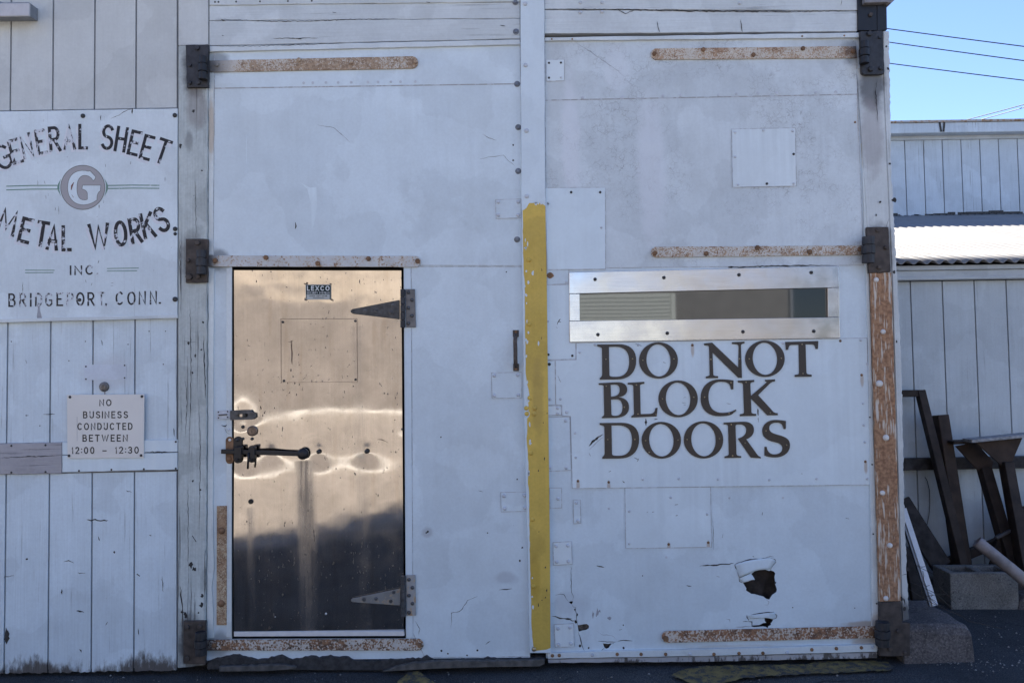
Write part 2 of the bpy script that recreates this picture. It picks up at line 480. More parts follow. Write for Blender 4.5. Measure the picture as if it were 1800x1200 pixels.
M_DARK = flat("dark_gap", (.012, .012, .013), .9)
M_MARK = flat("bare_chip", (.035, .033, .033), .85)
M_SCUFF = flat("scuff", (.30, .31, .34), .7)
M_PALE = flat("fresh_paint", (.66, .69, .73), .5)
M_STRAP = rusty("rust_speckled_strap", (.50, .48, .43), .52)
M_STRAP_W = rusty("rust_speckled_strap_pale", (.55, .55, .54), .30)
M_STRAP_R = rusty("rusted_strap", (.47, .45, .42), .60, fine=90, big=9, dark=.8)
M_STRAP_B = rusty("rusted_bottom_strap", (.52, .51, .50), .50, fine=120, big=6, dark=1.0)
M_IRON = flat("greasy_iron", (.030, .031, .036), .55, .2, var=.45, scale=28, bump=.45, bscale=70)
M_IRON_R = flat("sooty_rusty_iron", (.060, .048, .042), .7, .1, var=.45, scale=24, bump=.5, bscale=60)
M_BLACK = flat("black_iron", (.018, .018, .020), .45, .3, bump=.25)
M_HINGE = flat("worn_hinge_steel", (.075, .078, .085), .45, .4, var=.35, scale=35, bump=.3)
M_HINGE_W = rusty("painted_hinge", (.42, .41, .39), .30, fine=80, big=12)
M_SCREW = flat("painted_screw", (.50, .53, .58), .45)
M_SCREW_D = flat("dark_screw", (.05, .05, .05), .5, .5)
M_WASHER = flat("grey_washer", (.17, .18, .20), .45, .5, var=.3)
M_SCREW_R = flat("rusty_screw", (.19, .105, .055), .8, var=.4)
M_SCREW_W = flat("white_screw", (.62, .6, .57), .45)
M_BRASS = flat("worn_brass", (.42, .33, .2), .35, .9)
M_BROWN = flat("brown_letter_plastic", (.030, .022, .019), .38, var=.15, scale=8, bump=.1)
M_ALU = None
M_CREAM = flat("cream_plastic", (.67, .655, .625), .4, var=.03, scale=5, bump=.03)
M_INK = flat("black_engraving", (.012, .012, .014), .5)
M_LAMP = flat("lamp_housing", (.47, .47, .49), .5, var=.08)
M_LAMP_G = flat("lamp_grey_metal", (.24, .26, .29), .5, .3, var=.15)

M_PLATE = rusty('rust_plate', (.54, .50, .46), .68, fine=120, big=4, off=(0, 0, 4), st=(1, 1, .10), rc=((.19, .088, .043), (.39, .215, .115)))
# steel sheet of the small door: reflective, brushed, pitted with rust
def mk_steel():
    a = Mat("stainless_door_sheet")
    c = (.55, .515, .475)
    br = a.noise(1.0, 4, .6, st=(260, 260, 3))
    c = a.bright(c, a.step(br, .25, .75, .94, 1.05))
    c = a.bright(c, a.step(a.noise(5, 7, .7), .25, .75, .80, 1.10))
    c = a.mix(a.m('MULTIPLY', a.step(a.noise(1.0, 5, .65, st=(16, 16, 1.6), off=(6, 0, 1)), .52, .75), .35), c, (.36, .29, .22))
    pit = a.noise(1.0, 2, .5, st=(95, 95, 38), off=(1, 0, 2))
    pz = a.noise(3, 3, .6, off=(4, 0, 4))
    k = a.m('MULTIPLY', a.step(a.m('ADD', pit, a.m('MULTIPLY', a.m('SUBTRACT', pz, .5), .35)), .70, .735), .8)
    # brown run under the bolt pivot, and one under the latch hole
    def run(px, y0, y1, wpx, kk):
        x0, z0 = wx(px, y0); _, z1 = wx(px, y1)
        X, Y, Z = a.xyz()
        dx = a.m('ABSOLUTE', a.m('ADD', a.m('SUBTRACT', X, a.m('ADD', x0, a.m('MULTIPLY', a.m('SUBTRACT', z0, Z), .02))), a.m('MULTIPLY', a.m('SUBTRACT', a.noise(1, 4, .6, st=(14, 14, 5)), .5), .05)))
        across = a.step(dx, wpx / 345 * 1.15, wpx / 345 * .1)
        below = a.step(Z, z0 + .004, z0 - .01)
        fade = a.step(Z, z1 - .05, z0, .35, 1.0)
        v = a.m('MULTIPLY', a.m('MULTIPLY', across, below), fade)
        v = a.m('MULTIPLY', v, a.step(a.noise(1, 5, .65, st=(60, 60, 2.5)), .3, .7, .45, 1.0))
        return a.m('MULTIPLY', v, kk)
    stain = a.m('MAXIMUM', run(536, 808, 1105, 21, .72), run(441, 890, 1050, 8, .32))
    stain = a.m('MAXIMUM', stain, run(628, 572, 700, 14, .30))
    c = a.mix(stain, c, (.040, .027, .017))
    c = a.mix(k, c, (.04, .029, .02))
    r = a.step(a.noise(7, 5, .65), .3, .75, .05, .14)
    r = a.m('ADD', r, a.m('MULTIPLY', a.m('ADD', stain, k), .4))
    nrm = a.bump(br, .02, .0006)
    metal = a.m('SUBTRACT', 1.0, a.m('MULTIPLY', a.m('ADD', stain, k), .45), clamp=True)
    return a.out(c, r, metal, nrm)
M_STEEL = mk_steel()
def mk_alu():
    a = Mat("aluminium_bar")
    c = a.bright((.66, .635, .635), a.step(a.noise(1.0, 4, .6, st=(6, 200, 200)), .25, .75, .93, 1.05))
    r = a.step(a.noise(9, 5, .6), .3, .7, .16, .26)
    return a.out(c, r, 1.0, a.bump(a.noise(4, 1, .4), .35, .010))
M_ALU = mk_alu()
def mk_glass():
    a = Mat("dark_window_glass")
    nrm = a.bump(a.noise(2.2, 1, .4, st=(1, 1, 2.0)), .03, .006)
    return a.out((.010, .012, .012), .03, 0, nrm, .5, 2.3)
M_GLASS = mk_glass()
def worn_ink(name, col, wear, scale=38, st=(1, 1, 1), board=(.57, .60, .65), off=(0, 0, 0)):
    a = Mat(name)
    v = a.m('ADD', a.m('MULTIPLY', a.noise(scale, 4, .65, st=st, off=off), .75), a.m('MULTIPLY', a.noise(9, 3, off=off), .25))
    k = a.step(v, wear - .03, wear + .03)
    return a.out(a.mix(k, board, col), .55, 0, a.bump(k, .2, .001), .3)
M_WORN = worn_ink("worn_black_paint", (.022, .022, .026), .43)
M_WORN2 = worn_ink("very_worn_black_paint", (.035, .035, .04), .51, 46, (1, 1, .5))
M_GREYP = worn_ink("grey_emblem_paint", (.35, .34, .35), .25)
M_GREEN = worn_ink("faded_green_paint", (.15, .26, .22), .38)
M_EDGE = worn_ink("seam_shadow_grime", (.37, .38, .40), .48, 26, board=(.50, .53, .58))  # seam shadow gaps and edge dirt painted as broken dark outlines
M_GHOST = worn_ink("pale_halo_paint", (.64, .66, .70), .46, board=(.585, .615, .665))
M_BOARD = paint("sign_board_paint", (0.634, 0.713, 0.759), grain=.35, specks=.75, streak=.03, patch=.5, off=(3, 0, 6))

# ------------------------------------------------------------------ lettering
def arc(cx, cy, rx, ry, a0, a1, n=12):
    return [(cx + rx * math.cos(rad(a0 + (a1 - a0) * i / n)), cy + ry * math.sin(rad(a0 + (a1 - a0) * i / n))) for i in range(n + 1)]
def glyph_strokes(ch):
    """width, strokes: single-stroke capitals in a box 1 high"""
    bowl = lambda y0, y1, w: [(0, y1), (w * .55, y1)] + arc(w * .55, (y0 + y1) / 2, w * .45, (y1 - y0) / 2, 90, -90)[1:] + [(0, y0)]
    T = {
        'A': (.72, [[(0, 0), (.36, 1), (.72, 0)], [(.12, .33), (.60, .33)]]),
        'B': (.6, [[(0, 0), (0, 1)], bowl(.53, 1, .54), bowl(0, .53, .6)]),
        'C': (.68, [arc(.36, .5, .36, .5, 48, 312, 20)]),
        'D': (.66, [[(0, 0), (0, 1)], [(0, 1), (.28, 1)] + arc(.28, .5, .38, .5, 90, -90, 16)[1:] + [(0, 0)]]),
        'E': (.55, [[(.55, 1), (0, 1), (0, 0), (.55, 0)], [(0, .52), (.46, .52)]]),
        'F': (.55, [[(.55, 1), (0, 1), (0, 0)], [(0, .52), (.46, .52)]]),
        'G': (.72, [arc(.37, .5, .37, .5, 48, 300, 20) + [(.70, .18), (.72, .46), (.44, .46)]]),
        'H': (.64, [[(0, 0), (0, 1)], [(.64, 0), (.64, 1)], [(0, .52), (.64, .52)]]),
        'I': (.06, [[(.03, 0), (.03, 1)]]),
        'K': (.62, [[(0, 0), (0, 1)], [(.6, 1), (.02, .42)], [(.2, .58), (.62, 0)]]),
        'L': (.5, [[(0, 1), (0, 0), (.5, 0)]]),
        'M': (.82, [[(0, 0), (.1, 1), (.41, .2), (.72, 1), (.82, 0)]]),
        'N': (.66, [[(0, 0), (0, 1), (.66, 0), (.66, 1)]]),
        'O': (.74, [arc(.37, .5, .37, .5, 90, 450, 24)]),
        'P': (.58, [[(0, 0), (0, 1)], bowl(.46, 1, .58)]),
        'R': (.62, [[(0, 0), (0, 1)], bowl(.48, 1, .58), [(.26, .48), (.62, 0)]]),
        'S': (.6, [arc(.3, .755, .28, .245, 30, 240, 12) + arc(.3, .255, .30, .255, 78, -150, 14)]),
        'T': (.62, [[(0, 1), (.62, 1)], [(.31, 1), (.31, 0)]]),
        'U': (.62, [[(0, 1), (0, .3)] + arc(.31, .31, .31, .31, 180, 360, 12) + [(.62, 1)]]),
        'W': (.95, [[(0, 1), (.24, 0), (.475, .95), (.71, 0), (.95, 1)]]),
        'X': (.66, [[(0, 0), (.66, 1)], [(0, 1), (.66, 0)]]),
        'Y': (.64, [[(0, 1), (.32, .48), (.64, 1)], [(.32, .48), (.32, 0)]]),
        '0': (.58, [arc(.29, .5, .29, .5, 90, 450, 22)]),
        '1': (.22, [[(0, .8), (.2, 1), (.2, 0)]]),
        '2': (.54, [arc(.27, .73, .27, .27, 160, -30, 12) + [(0, 0), (.56, 0)]]),
        '3': (.54, [arc(.26, .76, .25, .24, 150, -90, 12), arc(.26, .265, .28, .265, 90, -150, 12)]),
        '4': (.56, [[(.42, 0), (.42, 1), (0, .3), (.56, .3)]]),
        '6': (.54, [arc(.27, .28, .27, .28, 90, 450, 16), [(.02, .36), (.4, 1)]]),
        '7': (.52, [[(0, 1), (.52, 1), (.16, 0)]]),
        '8': (.54, [arc(.27, .76, .23, .24, 90, 450, 14), arc(.27, .26, .27, .26, 90, 450, 14)]),
        '9': (.54, [arc(.27, .72, .27, .28, 90, 450, 16), [(.52, .64), (.14, 0)]]),
        '-': (.4, [[(0, .42), (.4, .42)]]),
        ':': (.1, [[(.0, .18), (.1, .18)], [(.0, .72), (.1, .72)]]),
        '.': (.1, [[(0, .05), (.1, .05)]]), ',': (.1, [[(.1, .1), (.0, -.14)]]),
        '(': (.2, [arc(.3, .45, .3, .6, 120, 240, 8)]), ')': (.2, [arc(-.1, .45, .3, .6, 60, -60, 8)]),
        ' ': (.36, []),
    }
    return T[ch]
def put_glyph(mb, ch, cx, cy, wpx, hpx, rot, thick, y, k0, mi=0):
    """one letter centred at photo pixel cx,cy; rot degrees anticlockwise"""
    gw, st = glyph_strokes(ch)
    c, s_ = math.cos(rad(rot)), math.sin(rad(rot))
    for j, stroke in enumerate(st):
        pts = []
        for (u, v) in stroke:
            a = (u / gw - .5) * (wpx - thick); b = (v - .5) * (hpx - thick)
            pts.append((cx + a * c - b * s_, cy - (a * s_ + b * c)))
        if len(pts) == 2 or True:
            closed = len(pts) > 8 and math.hypot(pts[0][0] - pts[-1][0], pts[0][1] - pts[-1][1]) < .01
            if closed: pts = pts[:-1]
            else:   # square ends
                for e, o in ((0, 1), (-1, -2)):
                    dx, dy = pts[e][0] - pts[o][0], pts[e][1] - pts[o][1]; L = math.hypot(dx, dy)
                    if L < 1e-6: dx, dy, L = (-1.0 if e == 0 else 1.0), 0.0, 1.0
                    pts[e] = (pts[e][0] + dx / L * thick / 2, pts[e][1] + dy / L * thick / 2)
        mb.ribbon(pts, thick, y - .00006 * ((k0 + j) % 9), mi, closed=closed)
def text_run(mb, s, x0, x1, yb, yt, thick, y, slope=0.0, sp_=.2, mi=0, one=None):
    """a line of capitals filling x0..x1 photo pixels, baseline yb at x0, top yt"""
    adv = [glyph_strokes(ch)[0] for ch in s]
    tot = sum(adv) + sp_ * (len(s) - 1)
    sc = (x1 - x0) / tot
    x = x0
    for i, ch in enumerate(s):
        wpx = adv[i] * sc
        if ch != ' ':
            if one: mb = MB()
            put_glyph(mb, ch, x + wpx / 2, (yb + yt) / 2 + slope * (x - x0), max(wpx, thick) , yb - yt, -math.degrees(math.atan(slope)), thick, y, i, mi)
            if one: mb.build('letter' if ch.isalpha() else 'colon' if ch == ':' else 'digit', one[1], one[0])
        x += wpx + sp_ * sc

# serif capitals, outlines drawn in one enlarged-photo pixel frame
def bez(p0, c1, c2, p1, n=9):
    r = []
    for i in range(1, n + 1):
        t = i / n; q = 1 - t
        r.append((q**3 * p0[0] + 3 * q * q * t * c1[0] + 3 * q * t * t * c2[0] + t**3 * p1[0], q**3 * p0[1] + 3 * q * q * t * c1[1] + 3 * q * t * t * c2[1] + t**3 * p1[1]))
    return r
def path(*it):
    out = []
    for q in it:
        if len(q) == 2: out.append(q)
        else: out += bez(out[-1], (q[0], q[1]), (q[2], q[3]), (q[4], q[5]))
    return out
def tilt_ell(cx, cy, rx, ry, n=40, tl=0.0):
    r = []
    for i in range(n):
        a = 2 * math.pi * i / n
        x, y = rx * math.cos(a), ry * math.sin(a)
        r.append((cx + x * math.cos(tl) - y * math.sin(tl), cy + x * math.sin(tl) + y * math.cos(tl)))
    return r
SERIF = {
    'D': [path((42, 108), (205, 106), (290, 106, 335, 150, 335, 228), (335, 320, 280, 371, 190, 371), (62, 373), (62, 361), (74, 352, 79, 345, 80, 330), (78, 140), (76, 130, 66, 127, 44, 122)),
          path((130, 126), (180, 125), (250, 125, 283, 165, 283, 235), (283, 315, 245, 351, 190, 351), (150, 352, 134, 350, 134, 335))],
    'O': [tilt_ell(146, 136, 146, 136), tilt_ell(146, 136, 91, 120, tl=-.10)],
    'N': [path((848, 100), (908, 94), (1106, 282), (1109, 118), (1106, 106, 1085, 106, 1058, 105), (1058, 91), (1152, 86), (1152, 100), (1136, 102, 1125, 106, 1125, 118), (1133, 360), (1105, 358), (911, 168), (917, 334), (920, 346, 935, 345, 953, 346), (953, 361), (862, 363), (862, 349), (880, 346, 890, 345, 891, 333), (886, 128), (884, 116, 870, 115, 850, 115))],
    'T': [path((1460, 90), (1708, 83), (1705, 143), (1689, 143), (1686, 115, 1676, 108, 1655, 108), (1612, 109), (1618, 318), (1620, 334, 1640, 334, 1658, 335), (1658, 350), (1532, 352), (1532, 337), (1550, 334, 1564, 336, 1565, 320), (1561, 111), (1512, 112), (1492, 112, 1484, 122, 1481, 148), (1465, 150))],
    'B': [path((52, 400), (190, 393), (240, 391, 268, 412, 268, 448), (268, 480, 245, 498, 205, 506), (255, 510, 282, 538, 282, 580), (282, 635, 240, 661, 165, 661), (78, 663), (78, 652), (90, 648, 95, 642, 95, 628), (91, 425), (90, 414, 75, 413, 55, 413)),
          path((143, 413), (175, 411), (200, 411, 212, 425, 212, 452), (212, 485, 190, 499, 146, 501)),
          path((146, 524), (190, 521), (220, 521, 233, 550, 233, 582), (233, 625, 215, 645, 178, 645), (155, 645, 150, 640, 149, 628))],
    'L': [path((275, 397), (398, 390), (398, 405), (380, 407, 365, 408, 366, 424), (371, 632), (440, 630), (470, 628, 478, 615, 481, 588), (497, 584), (490, 649), (302, 658), (302, 646), (315, 642, 321, 640, 321, 625), (316, 424), (314, 412, 300, 410, 275, 410))],
    'C': [path((1068, 378), (1067, 446), (1050, 446), (1046, 415, 1038, 388, 975, 388), (910, 388, 880, 440, 880, 500), (880, 585, 920, 622, 985, 622), (1020, 622, 1050, 618, 1086, 597), (1089, 606), (1058, 632), (1035, 645, 1000, 648, 960, 648), (880, 648, 822, 600, 822, 515), (822, 425, 880, 370, 968, 370), (1005, 370, 1040, 374, 1068, 378))],
    'K': [path((1102, 380), (1225, 375), (1225, 390), (1205, 392, 1196, 394, 1196, 408), (1200, 496), (1322, 392), (1324, 386, 1315, 387, 1308, 387), (1308, 374), (1382, 370), (1382, 385), (1362, 388, 1355, 392, 1340, 405), (1255, 489), (1365, 610), (1378, 624, 1390, 624, 1402, 625), (1403, 640), (1325, 642), (1200, 513), (1204, 615), (1205, 630, 1225, 630, 1240, 630), (1240, 645), (1118, 648), (1118, 633), (1138, 630, 1150, 630, 1150, 615), (1142, 410), (1141, 396, 1125, 396, 1105, 395))],
    'R': [path((995, 697), (1140, 690), (1195, 688, 1223, 712, 1223, 750), (1223, 790, 1195, 812, 1165, 822), (1240, 925), (1250, 942, 1260, 950, 1275, 955), (1275, 965), (1200, 960), (1104, 820), (1108, 815), (1145, 805, 1166, 785, 1166, 755), (1166, 725, 1145, 710, 1115, 711), (1095, 711, 1084, 712, 1084, 725), (1091, 930), (1092, 946, 1110, 947, 1127, 948), (1127, 960), (1003, 963), (1003, 950), (1020, 946, 1035, 946, 1035, 930), (1029, 725), (1028, 712, 1012, 711, 997, 710))],
    'S': [path((1463, 685), (1462, 745), (1446, 745), (1443, 712, 1425, 696, 1393, 697), (1360, 697, 1338, 712, 1338, 738), (1338, 768, 1365, 778, 1410, 790), (1465, 804, 1494, 824, 1494, 866), (1494, 922, 1445, 958, 1382, 958), (1352, 958, 1325, 953, 1304, 945), (1304, 878), (1319, 879), (1323, 915, 1345, 935, 1378, 935), (1415, 935, 1438, 917, 1438, 890), (1438, 862, 1415, 852, 1372, 842), (1318, 828, 1287, 805, 1287, 760), (1287, 710, 1330, 676, 1388, 677), (1418, 677, 1445, 681, 1463, 685))],
}
LETTERS = [  # char, bbox in the enlarged frame, screw spots, what it is
    ('D', (42, 106, 336, 373), [(107, 220), (308, 216)]), ('O', (358, 91, 650, 365), [(385, 227), (619, 216)]),
    ('N', (848, 86, 1152, 363), [(898, 220), (1113, 216)]), ('O', (1158, 78, 1455, 353), [(1187, 216), (1429, 212)]), ('T', (1460, 82, 1708, 352), [(1585, 107), (1592, 327)]),
    ('B', (52, 392, 282, 663), [(110, 422), (246, 580)]), ('L', (273, 389, 497, 658), [(337, 413), (349, 631), (485, 635)]), ('O', (504, 378, 800, 656), [(533, 517), (769, 505)]),
    ('C', (822, 370, 1090, 648), [(851, 504), (1049, 395), (1035, 626)]), ('K', (1102, 370, 1403, 648), [(1163, 393), (1346, 622)]),
    ('D', (60, 697, 358, 968), [(121, 824), (325, 823)]), ('O', (378, 690, 674, 967), [(406, 832), (650, 828), (433, 920)]), ('O', (695, 685, 992, 966), [(719, 824), (963, 818)]),
    ('R', (995, 689, 1275, 965), [(1052, 711), (1155, 849), (1062, 945)]), ('S', (1287, 676, 1495, 958), [(1313, 758), (1469, 865)])]
ZF = lambda x, y: (1040 + x / 4.2857, 580 + y / 4.2857)

# ================================================================== ground
def st_obj(o): return tag(o, kind='structure')
def mk_asphalt():
    a = Mat("old_asphalt")
    ag = a.noise(160, 2, .6); v = a.vor(190, 'F1')
    c = a.mix(a.step(ag, .35, .7), (.028, .031, .035), (.080, .083, .086))
    c = a.mix(a.m('MULTIPLY', a.step(a.noise(320, 1), .70, .74), .7), c, (.22, .22, .215))
    c = a.bright(c, a.step(a.noise(2.2, 5, .6), .25, .75, .75, 1.25))
    cr = a.vor(1.3, warp=.8)
    k = a.m('MULTIPLY', a.step(cr, .008, .003), a.step(a.noise(1.1, 2), .5, .6))
    c = a.mix(k, c, (.008, .008, .008))
    far = a.step(a.xyz()[1], -2.7, -3.2)
    c = a.mix(far, c, a.bright((.285, .25, .215), a.step(a.noise(3, 5), .3, .7, .8, 1.2)))
    return a.out(c, .85, 0, a.bump(a.m('SUBTRACT', ag, v), .7, .006), .3)
M_ASPH = mk_asphalt()
g = MB()
N = 60
xs = [-400, -60, -12] + [-5 + i * .16 for i in range(0, 60)] + [12, 60, 400]
ys = [-400, -60, -12, -5, -2.2, -1.6] + [-1.2 + i * .10 for i in range(0, 32)] + [6, 12, 60, 600]
for yv in ys:
    for xv in xs:
        h = 0.0
        if abs(xv) < 6 and -1.3 < yv < 2.3:
            h = .007 * mnoise.noise(Vector((xv * 1.4, yv * 1.4, 0))) + .004 * mnoise.noise(Vector((xv * 5, yv * 5, 3)))
        g.v.append(Vector((xv, yv, h - .004)))
nx = len(xs)
for j in range(len(ys) - 1):
    for i in range(nx - 1):
        g.f.append([j * nx + i, j * nx + i + 1, (j + 1) * nx + i + 1, (j + 1) * nx + i]); g.m.append(0)
st_obj(g.build("ground", M_ASPH, smooth=True))

def mk_roadpaint():
    a = Mat("worn_yellow_road_paint")
    k = a.step(a.m('ADD', a.noise(26, 5, .7), a.m('MULTIPLY', a.noise(170, 2), .3)), .74, .60)
    c = a.mix(k, (.045, .045, .045), a.bright((.19, .145, .05), a.step(a.noise(14, 4), .3, .7, .7, 1.2)))
    return a.out(c, .8, 0, a.bump(a.noise(160, 2), .5, .004))
M_ROADY = mk_roadpaint()
def ground_patch(name, pts, z, mat):
    m = MB(); q = []
    for (x, y) in rough_poly(pts, 7, 1.3):
        q.append(G(x, y, z))
    m.add(q, [list(range(len(q)))]); return st_obj(m.build(name, mat))
ground_patch("painted_line", [(1180, 1186), (1196, 1178), (1230, 1170), (1420, 1166), (1440, 1161), (1530, 1160), (1560, 1162), (1572, 1171), (1565, 1177), (1420, 1184), (1340, 1188), (1300, 1192), (1270, 1200), (1215, 1200)], .010, M_ROADY)
ground_patch("painted_line", [(699, 1196), (716, 1181), (735, 1178), (765, 1200), (770, 1230), (690, 1230)], .010, M_ROADY)

# ================================================================== the main building
bld = thing("workshop_building", "white painted wooden workshop with grooved siding and rotting corner posts around two big doors", "building", (0, 0, 0))
gx_top, gx_bot = [20, 94, 167, 239.5, 312], [7, 84, 160, 235, 311.3]
def gx(i, y):   # groove position at photo row y
    if i < 0: return gx_top[0] - 73.5 * (-i) + (gx_bot[0] - gx_top[0] - 3.4 * (-i)) * y / 1180
    return gx_top[i] + (gx_bot[i] - gx_top[i]) * y / 1180
def siding(y0, y1, rough_bottom):
    m = MB()
    for i in range(-12, 5):
        a, b = i - 1, i
        gh = 1.5
        if a < -12: continue
        L0, L1 = gx(a, y0) + gh, gx(a, y1) + gh
        R0, R1 = gx(b, y0) - gh, gx(b, y1) - gh
        yb = (lambda x: y1 - .017 * (x - 160))
        yt = (lambda x: y0 - .017 * (x - 160))
        pts = [(L0, yt(L0)), (R0, yt(R0)), (R1, yb(R1)), (L1, yb(L1))]
        if rough_bottom: pts = rough_poly(pts, 5, 1.6, {2})
        m.slab(pts, 0.0, .009, 0)
    return m
ms = siding(-260, 192, False)
ms.sheet([(-900, -260), (314, -260), (314, 196), (-900, 212)], .0085, 1)
ms.build("upper_siding", [M_SIDE_UP, M_GROOVE], bld)
ms = siding(560, 776, False)
ms.sheet([(-900, 570), (314, 552), (314, 782), (-900, 800)], .0085, 1)
for (x, y, L, an) in ((178, 597, 10, 80), (45, 633, 6, 70), (46, 730, 4, 0), (75, 728, 22, 0), (305, 752, 14, 85)):
    ms.crack([(x, y), (x + L * math.cos(rad(an)), y + L * math.sin(rad(an)))], 1.6, -.0012, 2)
for x, y in ((46, 730), (121, 634), (262, 582), (291, 582), (70, 748), (225, 605), (150, 600), (20, 600), (287, 640), (205, 745)): ms.blob(x, y, 1.1, 1.1, -.0012, 2, 8, .2)
ms.build("middle_siding", [M_SIDE, M_GROOVE, M_MARK], bld)
ms = siding(831, 1180, True)
ms.sheet([(-900, 840), (314, 826), (314, 1172), (-900, 1192)], .0085, 1)
for pts, wd in (([(152, 912), (160, 914), (168, 913), (176, 914), (190, 914)], 3.2), ([(113, 987), (121, 985), (130, 989)], 1.8), ([(137, 1006), (150, 1007)], 1.2), ([(241, 1009), (246, 1012)], 3), ([(108, 1035), (109, 1044)], 2.2), ([(134, 1073), (141, 1074), (148, 1076)], 2.4),
                ([(6, 1014), (25, 1011)], 1.2), ([(222, 862), (231, 865)], 1.4), ([(186, 1098), (189, 1092)], 1.4), ([(285, 1012), (287, 1040)], 1.4), ([(172, 943), (175, 950)], 1.6), ([(262, 940), (266, 941)], 2), ([(140, 1140), (143, 1146)], 2.2), ([(242, 1104), (244, 1115)], 1.8)):
    ms.crack(pts, wd, -.0012, 2, jit=1.2, step=3)
ms.blob(201, 970, 1.6, 1.8, -.0012, 2); ms.blob(47, 982, 1.8, 2, -.0012, 2)
ms.blob(12, 1118, 5, 13, -.0012, 2, 14, .5)
ms.build("lower_siding", [M_SIDE, M_GROOVE, M_MARK], bld)
# repair boards between
m = MB(); m.slab(rough_poly([(-300, 787), (108, 777), (108, 831.5), (-300, 840)], 12, .6), -.016, .014)
m.crack([(0, 804), (60, 802), (108, 800)], 1.6, -.0166, 1)
rb = m.build("repair_board", [M_BARE, M_DARK], bld, .002, label="bare purplish repair board")
for x, y in ((20, 783), (80, 782), (80, 829), (20, 830)): screw(rb, x, y, 1.8, -.016, M_SCREW_D)
m = MB(); m.slab(rough_poly([(109, 777), (312, 772), (312, 794), (109, 799)], 14, .5), -.014, .012); m.slab(rough_poly([(109, 800), (312, 795), (312, 825), (109, 830)], 14, .5), -.015, .012)
m.crack([(255, 794), (285, 794.5), (312, 793.5)], 2.2, -.0156, 1)
rb = m.build("repair_board", [M_SHEET, M_MARK], bld, .002)
for x, y in ((139, 827), (196, 825), (253, 824), (309, 823), (309, 776)): screw(rb, x, y, 1.8, -.014, M_SCREW_D)
m = MB(); m.slab([(148, 641), (222, 640), (222, 667), (148, 668)], -.0015, .001)
pp = m.build("painted_over_plate", paint("old_plate_paint", (.585, .64, .715), specks=.8, streak=.02), bld)
for x, y in ((151, 644), (219, 642), (151, 666), (219, 664)): screw(pp, x, y, 1.4, -.0015, M_SCREW_D)
# left door post
m = MB()
m.slab([(313.5, -260), (366, -260), (366, 79), (313.5, 80)], -.010, .1)
m.build("post_board", M_SIDE_UP, bld, .002)
m = MB()
m.slab(rough_poly([(313.5, 80.5), (365.5, 79.5), (361, 1168), (312.5, 1174)], 9, .8, {1, 2}), -.018, .12)
for pts, wd in (([(343, 320), (345, 420)], 1.0), ([(325, 660), (329, 700), (326, 770)], 1.2), ([(334, 540), (336, 640), (333, 800)], 1.3), ([(349, 700), (352, 800), (350, 930)], 1.2), ([(316, 420), (318, 560)], 1.4), ([(338, 940), (345, 952)], 2), ([(317, 1030), (322, 1090)], 2.5), ([(330, 850), (331, 1000)], 1.1), ([(358, 590), (361, 700)], 2), ([(322, 600), (350, 602)], .8)):
    m.crack(pts, wd, -.0186, 1, 1.2, 7)
for x, y, r in ((340, 195, 3), (317, 256, 4), (355, 300, 2), (331, 603, 2.5), (343, 625, 3), (354, 614, 2), (338, 655, 2), (357, 566, 2), (339, 845, 2.4), (352, 860, 2), (336, 992, 5), (341, 1000, 4), (355, 1047, 3), (354, 1063, 4), (349, 1076, 2), (326, 1080, 4), (320, 1075, 3)):
    m.blob(x, y, r * .8, r, -.0186, 1, 9, .6)
post = m.build("door_post", [M_POST, M_MARK], bld, .003)
# soffit strip (dark gap between post and door)
# header planks over the doors
m = MB()
def plank(x0, yt0, yb0, x1, yt1, yb1, f): m.slab(rough_poly([(x0, yt0), (x1, yt1), (x1, yb1 - .8), (x0, yb0 - .8)], 15, .5, {0, 2}), f, .05)
plank(368, -60, 10, 914, -70, 4, -.016); plank(368, 10, 37, 914, 4, 33, -.010); plank(368, 37, 81, 914, 33, 69, -.012)
m.crack([(378, 34.5), (392, 34), (470, 38), (560, 37), (620, 34), (700, 33.5)], 1.3, -.0135, 1)
m.crack([(480, 68), (560, 67)], 1.2, -.0135, 1)
for x, y, L in ((388, 35, 8), (585, 22, 6), (520, 68, 10), (390, 62, 3), (750, 4, 6), (880, 45, 8)): m.crack([(x, y), (x + L, y + 1)], 2.0, -.0165, 1)
hd = m.build("header_planks", [M_PLANK, M_MARK], bld, .0015)
for x in (378, 384, 415, 457, 506, 548): screw(hd, x, 4 - .012 * (x - 378), 1.6, -.016, M_SCREW_D)
for x, y in ((906, 4), (907, 56)): screw(hd, x, y, 5.5, -.013, M_WASHER, 'washer')
m = MB()
plank(957.5, -60, 17, 1508, -70, 19, -.012); plank(957.5, 18, 60, 1508, 20, 56, -.010)
for pts, wd in (([(960, 16), (1090, 17), (1230, 20), (1400, 21), (1506, 19)], 1.8), ([(1085, 16), (1100, 24), (1115, 18)], 1.6), ([(1155, 38), (1160, 57)], 1.4), ([(1302, 35), (1305, 57)], 1.6), ([(1480, 0), (1478, 10)], 1)): m.crack(pts, wd, -.0135, 1)
hd = m.build("header_planks", [M_PLANK, M_MARK], bld, .0015)
for x, y in ((1020, 5), (1020, 22), (1058, 5), (1058, 21), (1300, 6)): screw(hd, x, y, 3, -.0125, M_SCREW)
